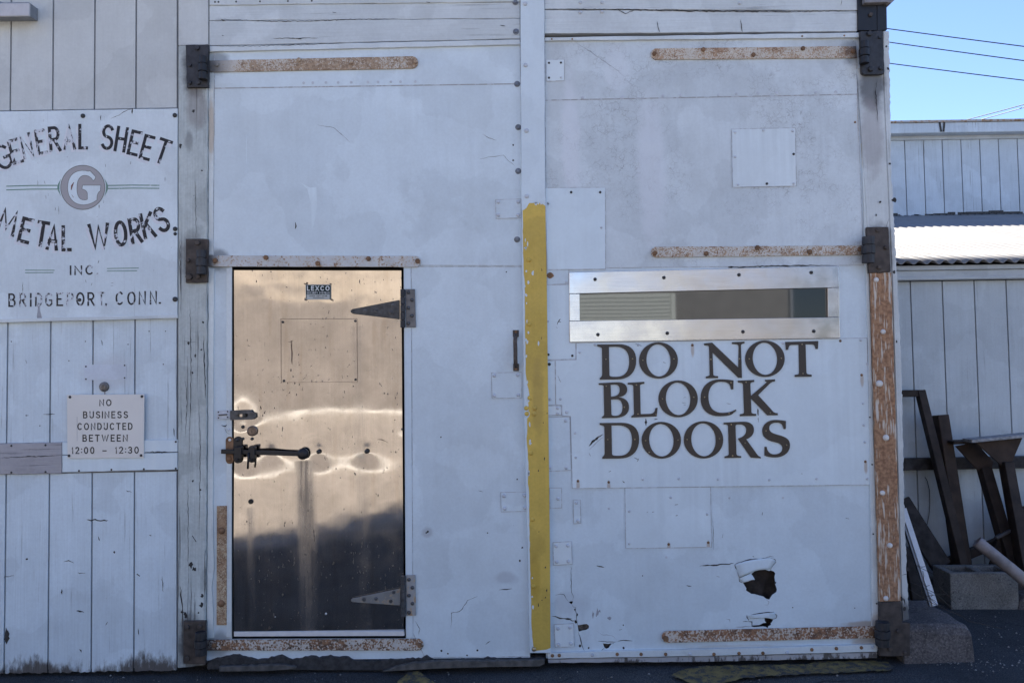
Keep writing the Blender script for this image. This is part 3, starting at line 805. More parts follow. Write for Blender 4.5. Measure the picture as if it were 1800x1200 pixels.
# right corner post, flat board to its right with a chewed edge
m = MB()
m.slab(rough_poly([(1507, 120), (1552, 110), (1568, 480), (1586, 1092), (1547, 1092), (1530, 480)], 14, .6, {0, 2}), -.014, .12)
m.slab(rough_poly([(1553, 55), (1563, 55), (1567, 300), (1577, 480), (1585, 640), (1590, 900), (1598, 1088), (1587, 1091), (1569, 480), (1553, 110)], 5, 1.1, {1, 2, 3, 4, 5, 6}), -.020, .14)
for pts, wd in (([(1542, 140), (1539, 160), (1543, 215)], 1.4), ([(1538, 160), (1540, 170)], 2), ([(1562, 385), (1558, 400)], .8), ([(1588, 1050), (1591, 1062)], 2.2), ([(1586, 1010), (1596, 1008)], 1)):
    m.crack(pts, wd, -.0207, 1)
for x, y, r in ((1558, 82, 2), (1561, 121, 2.4), (1564, 288, 2), (1547, 355, 2), (1572, 478, 2.5), (1540, 378, 1.8), (1576, 600, 1.8), (1571, 352, 4), (1584, 1052, 4), (1596, 1000, 3), (1590, 1070, 3)): m.blob(x, y, r, r * 1.1, -.0207, 1, 8, .4)
m.build("corner_post", [M_CORNER, M_MARK], bld, .002)
# plates of the hinges on the building side
def hinge_plate(pts, mat, y, knuckle, pins, name="hinge_bracket"):
    m = MB(); m.slab(rough_poly(pts, 8, .5), y, .02)
    o = m.build(name, mat, bld, .0025, segs=2)
    k = MB()
    kx, ky0, ky1, kr = knuckle
    a, b = P(kx, ky0, y - .022), P(kx, ky1, y - .022)
    zs = [0, .30, .31, .34, .35, .65, .66, .69, .70, 1]
    rs = [1, 1, .8, .8, 1.12, 1.12, .8, .8, 1, 1]
    rr = kr / 345
    vs, fs = [], []
    n = 14
    for t, rq in zip(zs, rs):
        c = a.lerp(b, t)
        for q in range(n): vs.append(c + Vector((rr * rq * math.cos(2 * math.pi * q / n), rr * rq * math.sin(2 * math.pi * q / n), 0)))
    for i in range(len(zs) - 1):
        for q in range(n): fs.append([i * n + q, i * n + (q + 1) % n, (i + 1) * n + (q + 1) % n, (i + 1) * n + q])
    fs += [list(range(n)), [(len(zs) - 1) * n + q for q in range(n)]]
    k.add(vs, fs)
    k.build("knuckle", M_BLACK if mat is not M_IRON_R else M_IRON, o, smooth=False)
    for (x, y_, r) in pins: screw(o, x, y_, r, y, mat, 'hex', 'bolt')
    return o
hinge_plate([(326, 79), (366, 78), (366, 153), (328, 154)], M_IRON, -.034, (357, 100, 140, 7.5), [(347, 85, 4.5), (334, 115, 3.5), (349, 146, 4), (334, 146, 4)])
hinge_plate([(326, 420), (365, 420), (364, 496), (326, 497)], M_IRON_R, -.034, (354, 440, 482, 8), [(348, 427, 4.5), (331, 458, 4), (333, 487, 6), (349, 486, 4)])
hinge_plate([(322, 1091), (361, 1091), (361, 1168), (322, 1166)], M_IRON_R, -.034, (353, 1110, 1150, 9), [(330, 1101, 4), (352, 1100, 4), (330, 1156, 4.5)])
hinge_plate([(1512, 55), (1552, 54), (1555, 129), (1546, 131), (1519, 131), (1515, 128)], M_IRON, -.034, (1519, 74, 112, 8), [(1528, 60, 5), (1546, 66, 3), (1530, 122, 5), (1548, 120, 4)])
m = MB(); m.slab([(1507, -40), (1541, -40), (1542, 54), (1508.5, 54)], -.022, .08); m.slab([(1541.6, -40), (1558, -40), (1559.5, 53), (1542.6, 54)], -.024, .08)
ob = m.build("sooty_board", M_BLACK, bld, .002); screw(ob, 1530, 27, 4, -.022, M_IRON_R, 'hex', 'bolt')
hinge_plate([(1524, 399), (1562, 399), (1566, 478), (1528, 480)], M_IRON_R, -.034, (1526, 416, 462, 10), [(1542, 405, 3.5), (1557, 435, 4), (1545, 470, 4)])
hinge_plate([(1546, 1058), (1584, 1057), (1586, 1094), (1600, 1094), (1600, 1152), (1547, 1153)], M_IRON_R, -.034, (1551, 1092, 1134, 11), [(1578, 1108, 3.5), (1564, 1139, 4), (1590, 1146, 3)])
# long rust plate
m = MB(); m.slab(rough_poly([(1530, 480), (1567, 479), (1576, 768), (1584, 1056), (1546, 1057), (1538, 768)], 9, .5), -.030, .016)
rp = m.build("rust_plate", M_PLATE, bld, .0025, segs=2)
for x, y, r, mt in ((1540, 492, 4.5, M_SCREW_W), (1552, 583, 4.5, M_SCREW_W), (1545.5, 674, 6, M_SCREW_W), (1557, 769, 5.5, M_SCREW_W), (1551, 866, 4.5, M_SCREW_W), (1564, 958, 4.5, M_SCREW_W), (1557, 1051, 4.5, M_SCREW_W)): screw(rp, x, y, r, -.030, mt, 'dome', 'bolt')
# eave above the corner, shell of the building behind
m = MB()
ex = P(1573, 0, -.05).x; ez = 3.72
m.box(-6.3, ex - .02, -.12, 9, ez, ez + .16)
m.build("roof", flat("roof_edge_metal", (.32, .33, .36), .5, .2), bld)
m = MB()
m.slab([(1520, -60), (1578, -60), (1573, 0), (1567, 5.5), (1559, 4), (1520, 5)], -.05, .3)
m.build("eave_end", flat("grey_eave_end", (.22, .22, .235), .6, .1), bld, .002)
m = MB()
sx = P(1552, 60, 0.0).x
m.box(sx - .06, sx, .11, 8.8, -.02, ez - .01)      # side wall
m.box(-6.1, sx - .07, .10, .16, -.02, ez - .01)    # dark lining behind the front
m.box(-6.1, -6.04, .17, 8.8, -.02, ez - .01)
m.build("inner_wall", M_DARK, bld)
# putty and rotten sill below the doors
def sill(name, top, bot, mat, y0, y1, jit, label=None):
    m = MB()
    n = len(top)
    T = []
    for (a, b) in zip(top[:-1], top[1:]):
        k = max(1, int((b[0] - a[0]) / 5))
        for i in range(k): T.append((a[0] + (b[0] - a[0]) * i / k, a[1] + (b[1] - a[1]) * i / k + rnd.uniform(-jit, jit)))
    T.append(top[-1])
    m.slab(T + list(reversed(bot)), y0, y1 - y0)
    return m.build(name, mat, bld, .002, label=label)
M_SILLB = flat("tarry_sealant", (.030, .030, .032), .8, var=.5, scale=40, bump=.9, bscale=60)
M_SILLG = flat("rotten_sill_wood", (.085, .080, .075), .9, var=.4, scale=25, bump=.9, bscale=50)
sill("sealant", [(364, 1164), (380, 1157), (396, 1152), (414, 1150), (430, 1153), (446, 1159), (470, 1157), (486, 1153), (494, 1150), (506, 1158), (520, 1158), (545, 1153), (560, 1155), (580, 1153), (612, 1155), (622, 1160), (650, 1161), (700, 1159), (740, 1157), (750, 1151), (760, 1159), (850, 1159), (857, 1155), (880, 1159), (930, 1157), (950, 1153), (958, 1155)], [(364, 1176), (660, 1178), (958, 1168)], M_SILLB, -.016, .03, 1.6)
sill("rotten_sill", [(385, 1171), (420, 1170), (500, 1168), (520, 1172)], [(385, 1180), (470, 1179), (520, 1175)], M_SILLG, -.045, -.025, 1.0)
sill("rotten_sill", [(690, 1174), (720, 1165), (780, 1161), (860, 1161), (957, 1159)], [(672, 1180), (760, 1175), (860, 1172), (948, 1171), (957, 1166)], M_SILLG, -.048, -.025, .8)
# ================================================================== left door leaf
ld = thing("garage_door", "left white plated wooden garage door with three rusty strap hinges and a pull handle", "garage door", P(640, 1160, 0), "pair of big workshop doors")
OPEN = [(408, 469), (709.5, 469), (713.5, 1121), (408, 1122)]
m = MB()
m.slab([(367.5, 84), (915, 74), (932, 1155), (363.5, 1160)], 0.0, .045, 0, [OPEN], 2)
for pts, wd, mi in (([(556, 219), (570, 222), (585, 224), (600, 236), (616, 251)], .7, 1), ([(848, 236), (860, 243), (873, 247)], .8, 1), ([(842, 280), (862, 276), (885, 273), (893, 282), (906, 293)], .7, 1), ([(519, 391), (520, 398), (519, 402)], 3.2, 1), ([(521, 322), (528, 330), (540, 330), (555, 332)], .8, 3),
                    ([(793, 1104), (794, 1077), (810, 1073), (822, 1055), (840, 1047)], 1.0, 1), ([(877, 1036), (900, 1034)], 1.8, 1), ([(853, 1132), (858, 1128), (862, 1126)], 1.2, 1), ([(730, 1090), (738, 1105), (736, 1115)], 1.0, 1), ([(874, 1094), (875, 1102)], 1.2, 3), ([(855, 830), (861, 822)], 1.5, 3)):
    m.crack(pts, wd, -.0013, mi, .8)
for x, y, r in ((902, 255, 1.6), (902, 282, 1.6), (909, 842, 1.4), (857, 936, 1.2), (918, 962, 1.6), (914, 985, 1.8), (776, 1143, 2.2), (787, 1148, 1.8), (821, 1151, 1.8), (839, 1142, 2.2), (775, 768, 1.6), (890, 478, 1.2), (737, 766, 1.3)): m.blob(x, y, r, r, -.0013, 1, 8, .3)
for a in ((880, 1013, 22, 5), (898, 1018, 10, 9)): m.blob(a[0], a[1], a[2], a[3], -.0011, 3, 13, .4)
m.build("door_panel", [M_DOOR_L, M_MARK, M_DARK, M_SCUFF], ld)
m = MB(); m.slab(rough_poly([(367.5, 81.5), (914, 69.5), (914, 78.5), (367.5, 91)], 20, .4), -.016, .02)
m.crack([(380, 82), (460, 81), (600, 77)], 1, -.0166, 1); m.build("top_rail", [M_TRIM, M_MARK], ld, .0015)
m = MB(); m.slab([(377, 91.5), (914, 79.5), (915, 147), (377, 155)], -.004, .006, edge=1); 
m.build("sheet_panel", [M_DOOR_L, M_EDGE], ld, .0008)
shp = ld
for i in range(10): screw(ld, 533 + i * 22 + rnd.uniform(-5, 5), 149 - (i * 22) * .012 - 3, 2.4, -.004, M_SCREW, 'flat')
m = MB(); m.slab([(377, 156), (915.5, 148), (918, 467), (375, 465)], -.0025, .005, edge=3)
for pts, wd, mi in (([(556, 219), (570, 222), (585, 224), (600, 236), (616, 251)], .7, 1), ([(848, 236), (860, 243), (873, 247)], .8, 1), ([(842, 280), (862, 276), (885, 273), (893, 282), (906, 293)], .7, 1), ([(519, 391), (520, 398), (519, 402)], 3.0, 1)):
    m.crack(pts, wd, -.0031, mi, .8)
m.crack([(433.5, 236), (433, 260), (433.5, 290)], 1.6, -.0031, 2, .3)
m.sheet([(528, 321), (545, 330), (556, 329), (557, 360), (552, 395), (548, 404), (547, 360), (540, 332)], -.0031, 2)
for x, y in ((902, 255), (902, 282)): m.blob(x, y, 1.6, 1.6, -.0031, 1)
m.build("sheet_panel", [M_DOOR_L, M_MARK, M_SHEET, M_EDGE], ld, .0008)
m = MB(); m.slab(rough_poly([(367, 128), (376, 128), (374.5, 448), (366.5, 448)], 20, .5), -.007, .01); m.slab(rough_poly([(366.5, 472), (376, 472), (374, 880), (376, 1000), (372, 1030), (376, 1120), (364, 1121)], 20, .6), -.007, .01)
m.build("edge_trim", M_TRIM_V, ld, .001)
m = MB(); m.slab([(710.5, 472), (722, 472), (725.5, 1119), (714.5, 1120)], -.004, .006); m.build("edge_trim", M_STRIP, ld, .001)
m = MB(); m.slab([(398, 472), (407.5, 472), (407, 1119), (398, 1119)], -.006, .008); m.build("edge_trim", M_TRIM_V, ld, .001)
m = MB(); m.slab(rough_poly([(723, 469), (918, 469.5), (931, 1153), (747, 1155), (726, 1112)], 30, .3), -.002, .004, edge=2)
for pts, wd, mi in (([(793, 1104), (794, 1077), (810, 1073), (822, 1055), (840, 1047)], 1.0, 1), ([(877, 1036), (900, 1034)], 1.8, 1), ([(853, 1132), (858, 1128), (862, 1126)], 1.2, 1), ([(730, 1090), (738, 1105), (736, 1115)], 1.0, 1), ([(840, 862), (850, 864)], .7, 1)):
    m.crack(pts, wd, -.0026, mi, .8)
for x, y, r in ((909, 842, 1.4), (857, 936, 1.2), (918, 962, 1.6), (914, 985, 1.8), (776, 1143, 2.0), (787, 1148, 1.6), (821, 1151, 1.6), (839, 1142, 2.0), (775, 768, 1.6), (890, 478, 1.2), (752, 934, 2), (749, 936, 1.4)): m.blob(x, y, r, r, -.0026, 1, 8, .3)
m.build("sheet_panel", [M_DOOR_L, M_MARK, M_EDGE], ld, .0008)
def strap(parent, pts, mat, y, bolts, r=4.0, label=None, bmat=None):
    m = MB(); m.slab(rough_poly(pts, 25, .25), y, .008)
    o = m.build("strap_hinge", mat, parent, .0025, segs=2, label=label)
    for (x, yy) in bolts: screw(o, x, yy, r, y, bmat or mat, 'hex', 'bolt')
    return o
def tip(cx, cy, r, right=True, n=7):
    s_ = 1 if right else -1
    return [(cx + s_ * r * math.cos(rad(-80 + 160 * i / n)), cy + r * math.sin(rad(-80 + 160 * i / n))) for i in range(n + 1)]
strap(ld, [(366, 106.5)] + tip(724, 109.5, 11) + [(366, 127)], rusty("left_top_strap_rust", (.53, .51, .47), .60, off=(1, 1, 1), grad=(wx(380, 0)[0], wx(440, 0)[0]), rc=((.21, .14, .09), (.40, .285, .19)), soot=(wx(366, 0)[0], wx(425, 0)[0])), -.012, [(382, 114), (526, 106), (618, 110), (731, 109)], 4)
strap(ld, [(366, 449)] + tip(730, 459.5, 10) + [(366, 468.5)], rusty("left_middle_strap_rust", (.52, .53, .53), .30, fine=120, big=11, off=(5, 2, 1), soot=(wx(366, 0)[0], wx(392, 0)[0])), -.012, [(379, 458), (468, 453), (559, 463), (648, 455), (734, 459)], 4.5, bmat=M_SCREW_R)
strap(ld, [(363, 1124)] + tip(734, 1132.5, 10.5) + [(363, 1143)], rusty("left_bottom_strap_rust", (.53, .52, .50), .55, fine=110, big=5, off=(2, 4, 1), dark=1.0, rc=((.12, .055, .03), (.30, .15, .07)), soot=(wx(363, 0)[0], wx(385, 0)[0])), -.012, [(377, 1133), (738, 1133)], 4.5, bmat=M_SCREW_R)
m = MB(); m.slab([(381, 889), (398.5, 888.5), (398, 1098), (380.5, 1098)], -.010, .006)
vb = m.build("rusty_bar", rusty("rusty_bar_rust", (.50, .42, .31), .62, fine=190, big=5, off=(7, 0, 2)), ld, .001)
for x, y in ((390, 932), (389, 1060)): screw(vb, x, y, 6, -.010, M_SCREW_R, 'dome', 'bolt')
def plate(parent, pts, y, th, mat, screws, r=3.2, name="patch_plate", smat=None, style='dome'):
    m = MB(); m.slab(pts, y, th, edge=1)
    o = m.build(name, [mat, M_EDGE], parent, .0006)
    for q in screws: screw(o, q[0], q[1], r, y, q[2] if len(q) > 2 else (smat or M_SCREW), style)
    return o
plate(ld, [(871, 351), (916, 350), (916, 383), (872, 384)], -.0055, .004, M_DOOR_L, [(876, 355), (911, 355), (876, 378), (911, 378)], 3.4)
plate(ld, [(864, 655), (917, 654), (917, 699), (865, 700)], -.005, .004, M_DOOR_L, [(869, 660, M_SCREW), (910, 659, M_SCREW), (869, 695, M_SCREW), (911, 694, M_SCREW)], 3.2)
plate(ld, [(880, 865), (926, 864), (926, 898), (881, 899)], -.005, .004, M_DOOR_L, [(886, 871), (922, 870), (887, 893), (923, 892)], 3.6)
for x, y in ((909, 148), (911, 224), (911, 301), (909, 421)): screw(ld, x, y, 5.5, -.003, M_WASHER, 'washer', 'bolt')
# pull handle
m = MB()
m.slab([(901.5, 580), (912, 580), (912, 592), (901.5, 592)], -.008, .006); m.slab([(902, 639), (912.5, 639), (912.5, 652), (902, 652)], -.008, .006)
pts = [P(907, 588, -.008), P(906, 592, -.032), P(905.5, 600, -.040), P(906, 615, -.042), P(906, 631, -.040), P(906.5, 640, -.032), P(907, 644, -.008)]
m.tube(pts, .011, 8)
ph = m.build("pull_handle", flat("rusty_handle", (.085, .068, .058), .6, .4, var=.5, scale=40, bump=.4), ld, .0015)
for x, y in ((907, 583), (907, 648)): screw(ph, x, y, 2.4, -.008, M_SCREW_R)
# ================================================================== stainless access door in the left leaf
ad = thing("access_door", "dented shiny steel sheet door with T hinges and black slide bolt", "door", P(560, 1115, 0))
c4 = [(411.5, 475), (705.5, 475.5), (709.5, 1108), (411.5, 1108)]
NX, NY = 170, 360
bolts_d = [(560, 795, 4.8, 24, 1), (560, 793.6, 2.4, 9, 1), (644.6, 795, 5.6, 28, 1), (644.6, 793, 2.6, 10, 1), (476, 797, 4.4, 24, 1), (476, 795, 2.2, 9, 1), (427, 750, 1.6, 8, 1), (443, 771, 1.2, 7, 1), (427, 771, 1.2, 7, 1), (428, 728, 4.2, 16, 1), (441, 883, .7, 7, 1), (707, 754, 1.6, 9, 1), (425, 805, 4.0, 17, 1), (520, 860, 1.0, 20, 1), (690, 560, 3.4, 34, -1), (570, 500, 3.4, 62, 1), (440, 505, 1.6, 45, -1)]
def sst(t):
    t = min(1.0, max(0.0, t)); return t * t * (3 - 2 * t)
def hgt(px, py):
    h = 0.0
    for (bx, by, A, s_, sg) in bolts_d:
        d2 = ((px - bx) ** 2 + (py - by) ** 2) / (2 * s_ * s_)
        if d2 < 12: h -= sg * A * .001 * math.exp(-d2)
    h -= .0016 * math.exp(-((py - 797) / 26.0) ** 2)
    h += .0026 * math.exp(-((py - 725 - 10 * math.sin(px / 60.0 + 1.2)) / 40.0) ** 2)
    h += .0015 * mnoise.noise(Vector((px / 120.0, py / 75.0, 1.7))) * (1.0 - .65 * sst((py - 820) / 110.0))
    h += .0004 * mnoise.noise(Vector((px / 40.0, py / 26.0, 5.7))) * (1.0 - .6 * sst((py - 820) / 110.0))
    h -= .0150 * ((px - 560) / 150.0) * sst((py - 815) / 175.0) * .46
    return h
m = MB()
for j in range(NY + 1):
    t = j / NY
    for i in range(NX + 1):
        u = i / NX
        x = (c4[0][0] * (1 - u) + c4[1][0] * u) * (1 - t) + (c4[3][0] * (1 - u) + c4[2][0] * u) * t
        y = (c4[0][1] * (1 - u) + c4[1][1] * u) * (1 - t) + (c4[3][1] * (1 - u) + c4[2][1] * u) * t
        edge = 1.0
        q = P(x, y, -.004); q.y -=  hgt(x, y) * edge
        m.v.append(q)
for j in range(NY):
    for i in range(NX):
        a = j * (NX + 1) + i
        m.f.append([a, a + 1, a + NX + 2, a + NX + 1]); m.m.append(0)
steel = m.build("steel_sheet", M_STEEL, ad, smooth=True)
m = MB(); m.slab([(411.8, 475.3), (705.2, 475.8), (709, 1107.5), (411.8, 1107.5)], .012, .03); m.build("door_core", M_DARK, ad)
m = MB(); m.slab([(411, 1109.5), (710, 1108.5), (710.5, 1117), (411, 1118)], -.012, .03); m.build("bottom_rail", flat("white_rail", (.66, .65, .64), .5, var=.05), ad, .001)
# faint square of an older plate with four screws and a scratch
m = MB()
for pts in ([(493, 560), (627, 560)], [(627, 560), (628, 671)], [(628, 671), (494, 672)], [(494, 672), (493, 560)]): m.ribbon(pts, .6, -.0095)
m.crack([(511, 597), (512, 615), (513, 641)], 2.0, -.0095); m.crack([(506, 601), (514, 598)], 1.6, -.0095)
m.crack([(663, 772), (672, 773), (682, 778)], .9, -.0095)
m.build("scratch_marks", flat("scratch", (.24, .20, .17), .4, .8), ad)
for x, y in ((497, 566), (624.5, 564), (499, 669), (625, 667)): screw(ad, x, y, 2.2, -.006, M_SCREW_D, 'flat')
for x, y, r in ((560, 793.6, 3.8), (644.6, 793, 4.0), (427, 750, 3), (443, 771, 2.8), (427, 771, 2.6), (707, 754, 2)): screw(ad, x, y, r, -.004, M_SCREW_D, 'dome', 'bolt')
m = MB(); m.lathe(P(441, 881, -.006), [(.0125, -.004), (.0125, .003), (.009, .004), (.0085, .001), (.001, .0008)], 16); m.build("peep_hole", flat("hole_ring", (.02, .018, .018), .5, .2), ad)
for x, y in ((484, 1083), (573, 1078)): screw(ad, x, y, 1.8, -.004, M_SCREW_W)
m = MB(); c_ = P(444, 757, -.006); m.lathe(c_, [(.026, 0), (.026, .008), (.022, .010), (.0205, .007), (.015, .007), (.014, .010), (.002, .010)], 24)
lk = m.build("lock_cylinder", flat("worn_lock_metal", (.15, .12, .105), .35, .8, var=.3), ad)
m = MB(); m.box(c_.x - .0015, c_.x + .0015, c_.y - .0112, c_.y - .0095, c_.z - .010, c_.z + .002); m.build("keyhole", M_DARK, lk)
# slide bolt
m = MB()
m.beam(P(389, 793, -.030), P(533, 797.5, -.030), .014, .0225, (0, 0, 1))
m.lathe(P(533.5, 797, -.012), [(.029, 0), (.029, .014), (.023, .024), (.012, .029), (.001, .030)], 20)
m.build("slide_bolt", M_BLACK, ad, .003, segs=2)
m = MB()
for x, y0, y1, wd in ((417.5, 767, 814, 15), (442, 783, 813, 12.5)):
    cx = x; r = wd / 2
    out = [(cx + r * math.cos(rad(a)), y0 + r + r * -math.sin(rad(a))) for a in range(0, 181, 20)] + [(cx - r * math.cos(rad(a)), y1 - r + r * math.sin(rad(a))) for a in range(0, 181, 20)]
    m.slab(out, -.012, .008); m.slab([(cx - r * .85, 785), (cx + r * .85, 785), (cx + r * .85, 806), (cx - r * .85, 806)], -.050, .036)
kp = m.build("bolt_keeper", M_BLACK, ad, .002)
for x, y in ((417.5, 773), (417.5, 808), (442, 788), (442, 808)): screw(kp, x, y, 3, -.012 if y in (773, 808) else -.012, M_IRON, 'dome')
m = MB(); m.tube([P(437, 795, -.052), P(436.5, 806, -.054), P(435.5, 823.5, -.052)], .0055, 8); m.build("bolt_pin", M_BLACK, ad, smooth=True)
m = MB()
out = [(403.5 + 7 * math.cos(rad(a)), 774 - 7 * math.sin(rad(a))) for a in range(0, 181, 20)] + [(403.5 - 7 * math.cos(rad(a)), 808 + 7 * math.sin(rad(a))) for a in range(0, 181, 20)]
m.slab(out, -.010, .006)
st = m.build("strike_plate", M_SCREW_R, ld, .0015)
for x, y in ((396.5, 772), (397, 806)): pass
screw(st, 404, 773, 2.6, -.010, M_SCREW_W); screw(st, 403, 806, 4, -.010, M_SCREW_R)
# hasp
m = MB(); m.slab([(381, 722), (404, 720), (404, 736), (381, 737)], -.009, .004)
hs = m.build("hasp_plate", M_SCREW, ld, .0008); 
for x, y in ((384, 724), (384, 734), (400, 723), (400, 733)): screw(hs, x, y, 1.3, -.009, M_SCREW_D)
m = MB(); m.slab([(384, 728), (399, 727), (399, 729.5), (384, 730.5)], -.014, .006); m.build("staple", M_HINGE, hs)
m = MB(); m.slab([(404.5, 721.5), (440, 720.5), (442, 724), (448, 726), (449, 733), (443, 737), (404.5, 738)], -.022, .016, 0, [[(417, 728), (435, 727), (435, 732.5), (417, 733)]])
hp = m.build("hasp", M_HINGE, ad, .0015)
m = MB(); m.slab([(426, 726.5), (431, 726), (431, 733.5), (426, 733.5)], -.028, .020); m.build("staple", M_SCREW_D, hp)
m = MB(); m.crack([(388, 747), (395, 749), (399, 746)], 2.0, -.0066); m.crack([(394, 752), (398, 759), (404, 763)], .8, -.0066); m.build("scratch_marks", M_MARK, ld)
screw(ld, 402, 755, 2.4, -.006, M_SCREW)
# T hinges
def t_hinge(tp, th_, bh, barrel, platepts, mats, holes, ph_, label):
    m = MB()
    m.slab(tip(tp[0], tp[1], tp[2], False)[::-1] + [th_, bh][::1] if False else [(tp[0], tp[1] - tp[2]), th_, bh, (tp[0], tp[1] + tp[2]), (tp[0] - tp[2] * .8, tp[1] + tp[2] * .5), (tp[0] - tp[2], tp[1]), (tp[0] - tp[2] * .8, tp[1] - tp[2] * .5)], -.016, .009)
    o = m.build("tee_hinge", mats[0], ad, .0015, label=label)
    for (x, y, r) in holes: screw(o, x, y, r, -.016, mats[2], 'washer' if r > 3 else 'dome')
    b = MB(); bx, y0, y1 = barrel
    n = 5
    for i in range(n):
        a_, b_ = y0 + (y1 - y0) * i / n + .5, y0 + (y1 - y0) * (i + 1) / n - .5
        b.tube([P(bx, a_, -.018), P(bx + .05, b_, -.018)], .0125, 12)
    b.build("barrel", mats[3], o)
    p = MB(); p.slab(platepts, -.013, .008); pl = p.build("hinge_plate", mats[1], o, .0012)
    for (x, y, r) in ph_: screw(o, x, y, r, -.013, mats[2], 'dome')
t_hinge((620, 547, 4), (702, 527), (702, 561), (708, 508, 576), [(713, 508), (729, 508), (731, 575), (714, 575)], (flat("upper_tee_steel", (.05, .052, .055), .45, .35, var=.4, scale=50, bump=.4), flat("upper_tee_plate", (.12, .12, .125), .45, .4, var=.25), M_HINGE, M_IRON),
        [(642, 546, 3.6), (661, 545.5, 3.2), (687, 549, 4.2), (690, 536, 3.4)], [(718, 514, 3.2), (724, 527, 3.2), (718, 541, 3.2), (724, 555, 3.2), (718, 568, 3.2)], "dark steel tee hinge")
t_hinge((620, 1054.5, 3.2), (704, 1034), (704, 1063.5), (709, 1011, 1083), [(714, 1010), (730, 1010), (731, 1081), (715, 1082)], (rusty("lower_tee_paint", (.19, .19, .185), .22, fine=70, big=12), rusty("lower_tee_plate_paint", (.33, .335, .34), .25, fine=60, big=14), M_HINGE, M_HINGE),
        [(640, 1053, 3.4), (661, 1051.5, 3), (687, 1056, 3.2), (692, 1040, 3.2)], [(719, 1018, 3.2), (725, 1032, 3.2), (719, 1046, 3.2), (725, 1060, 3.2), (719, 1076, 3.4)], "paint-stained grey tee hinge")
# alarm sticker
m = MB(); m.slab([(537, 500), (581, 500), (581.5, 526), (537.5, 526)], -.0085, .0008)
sk = m.build("sticker", flat("sticker_grey", (.42, .44, .42), .5, var=.08), ad)
m = MB(); m.sheet([(537.8, 500.8), (580.7, 500.8), (580.9, 517.4), (537.9, 517.4)], -.0088); 
m.ribbon([(538.4, 517), (538.4, 525)], 1.0, -.0088); m.ribbon([(580.2, 517), (580.2, 525)], 1.4, -.0088); m.build("dark_panel", flat("sticker_dark_green", (.008, .020, .017), .8, var=.1), sk)
m = MB(); text_run(m, "LEXCO", 539.6, 579.4, 511.0, 502.3, 1.7, -.0091, sp_=.22)
text_run(m, "SECURITY SYSTEMS", 539.8, 579.2, 516.6, 512.8, .6, -.0091)
m.build("lettering", flat("sticker_white", (.62, .64, .64), .5), sk)
m = MB(); text_run(m, "(203) 367-4938", 544, 575, 521.6, 518.6, .55, -.0088); m.ribbon([(550, 523.6), (570, 523.6)], .7, -.0087); m.build("lettering", M_INK, sk)
m = MB()
for pts in ([(534, 498), (538, 499.5), (539.5, 496)], [(579, 498.5), (582, 499)], [(536, 523.5), (536, 527), (539, 527)], [(580, 526), (583, 526), (582.5, 528)]): m.ribbon(pts, 1.8, -.0086)
m.build("tape_remains", flat("old_tape", (.14, .10, .07), .7), sk)

# ================================================================== right door leaf
rd = thing("garage_door", "right white plated wooden garage door with yellow centre strip, slit window and torn hole", "garage door", P(1250, 1155, 0), "pair of big workshop doors")
WIN = [(1012, 508), (1462, 497), (1462, 566), (1012, 573)]
zt = lambda x, y: (1260 + x / 8.571, 970 + y / 8.571)
HOLE = [zt(*q) for q in ((520, 325), (570, 285), (640, 268), (730, 262), (790, 280), (815, 272), (860, 290), (882, 320), (868, 370), (878, 440), (898, 455), (880, 480), (905, 560), (895, 600), (835, 640), (790, 710), (745, 700), (700, 665), (640, 650), (570, 630), (520, 625), (480, 600), (440, 575), (445, 540), (410, 485), (395, 458), (470, 440), (530, 415), (575, 415), (555, 375))]
HOLE2 = [zt(*q) for q in ((720, 985), (760, 990), (800, 1000), (850, 1010), (830, 1050), (810, 1070), (815, 1095), (780, 1110), (765, 1140), (735, 1120), (690, 1115), (560, 1125), (515, 1115), (540, 1100), (640, 1095), (700, 1065), (745, 1060), (722, 1030))]
zu = lambda x, y: (960 + x / 9.2286, 1040 + y / 9.2286)
HOLE3 = [zu(*q) for q in ((920, 830), (1000, 838), (1065, 832), (1035, 870), (1010, 905), (975, 915), (945, 895))]
HOLE4 = [zu(*q) for q in ((510, 535), (560, 530), (610, 520), (660, 515), (695, 545), (690, 585), (650, 610), (590, 620), (530, 640), (520, 600))]
HOLE5 = [zu(*q) for q in ((370, 160), (400, 148), (435, 150), (425, 180), (410, 195), (385, 178))]
m = MB()
m.slab([(935, 70), (1510, 60), (1528, 480), (1545, 1142), (960, 1156)], 0.0, .014, 0, [WIN, HOLE, HOLE2, HOLE3, HOLE4, HOLE5], 1)
cr = lambda pts, w_, mi=1, y=-.0012, j=.8: m.crack(pts, w_, y, mi, j)
Z = lambda *l: [zt(*q) for q in l]
U = lambda *l: [zu(*q) for q in l]
cr(Z((-260, 205), (-100, 195), (0, 190), (60, 180), (180, 178), (255, 165)), 2.4)
cr(Z((270, 190), (300, 165), (420, 130), (540, 105), (660, 95), (740, 82), (800, 78)), 1.9)
cr(Z((740, 82), (800, 60), (860, 70)), .9); cr(Z((800, 85), (880, 110), (890, 150), (850, 200), (815, 245), (812, 268)), 1.1)
cr(Z((268, 190), (285, 235), (320, 262), (322, 320), (340, 385)), 2.2); cr(Z((340, 385), (420, 350), (520, 305)), 1.6); cr(Z((338, 390), (345, 440), (385, 462)), 1.4); cr(Z((310, 255), (350, 262)), 2.4)
cr(Z((330, 240), (480, 190), (620, 195), (800, 190)), .7, 2)
cr(Z((740, 715), (790, 740), (770, 790), (720, 790)), .8, 2)
cr(Z((455, 945), (455, 985), (485, 1015), (475, 1035)), 1.6); cr(Z((480, 950), (600, 930), (700, 912), (860, 900)), 1.8); cr(Z((700, 915), (860, 898)), 1.6)
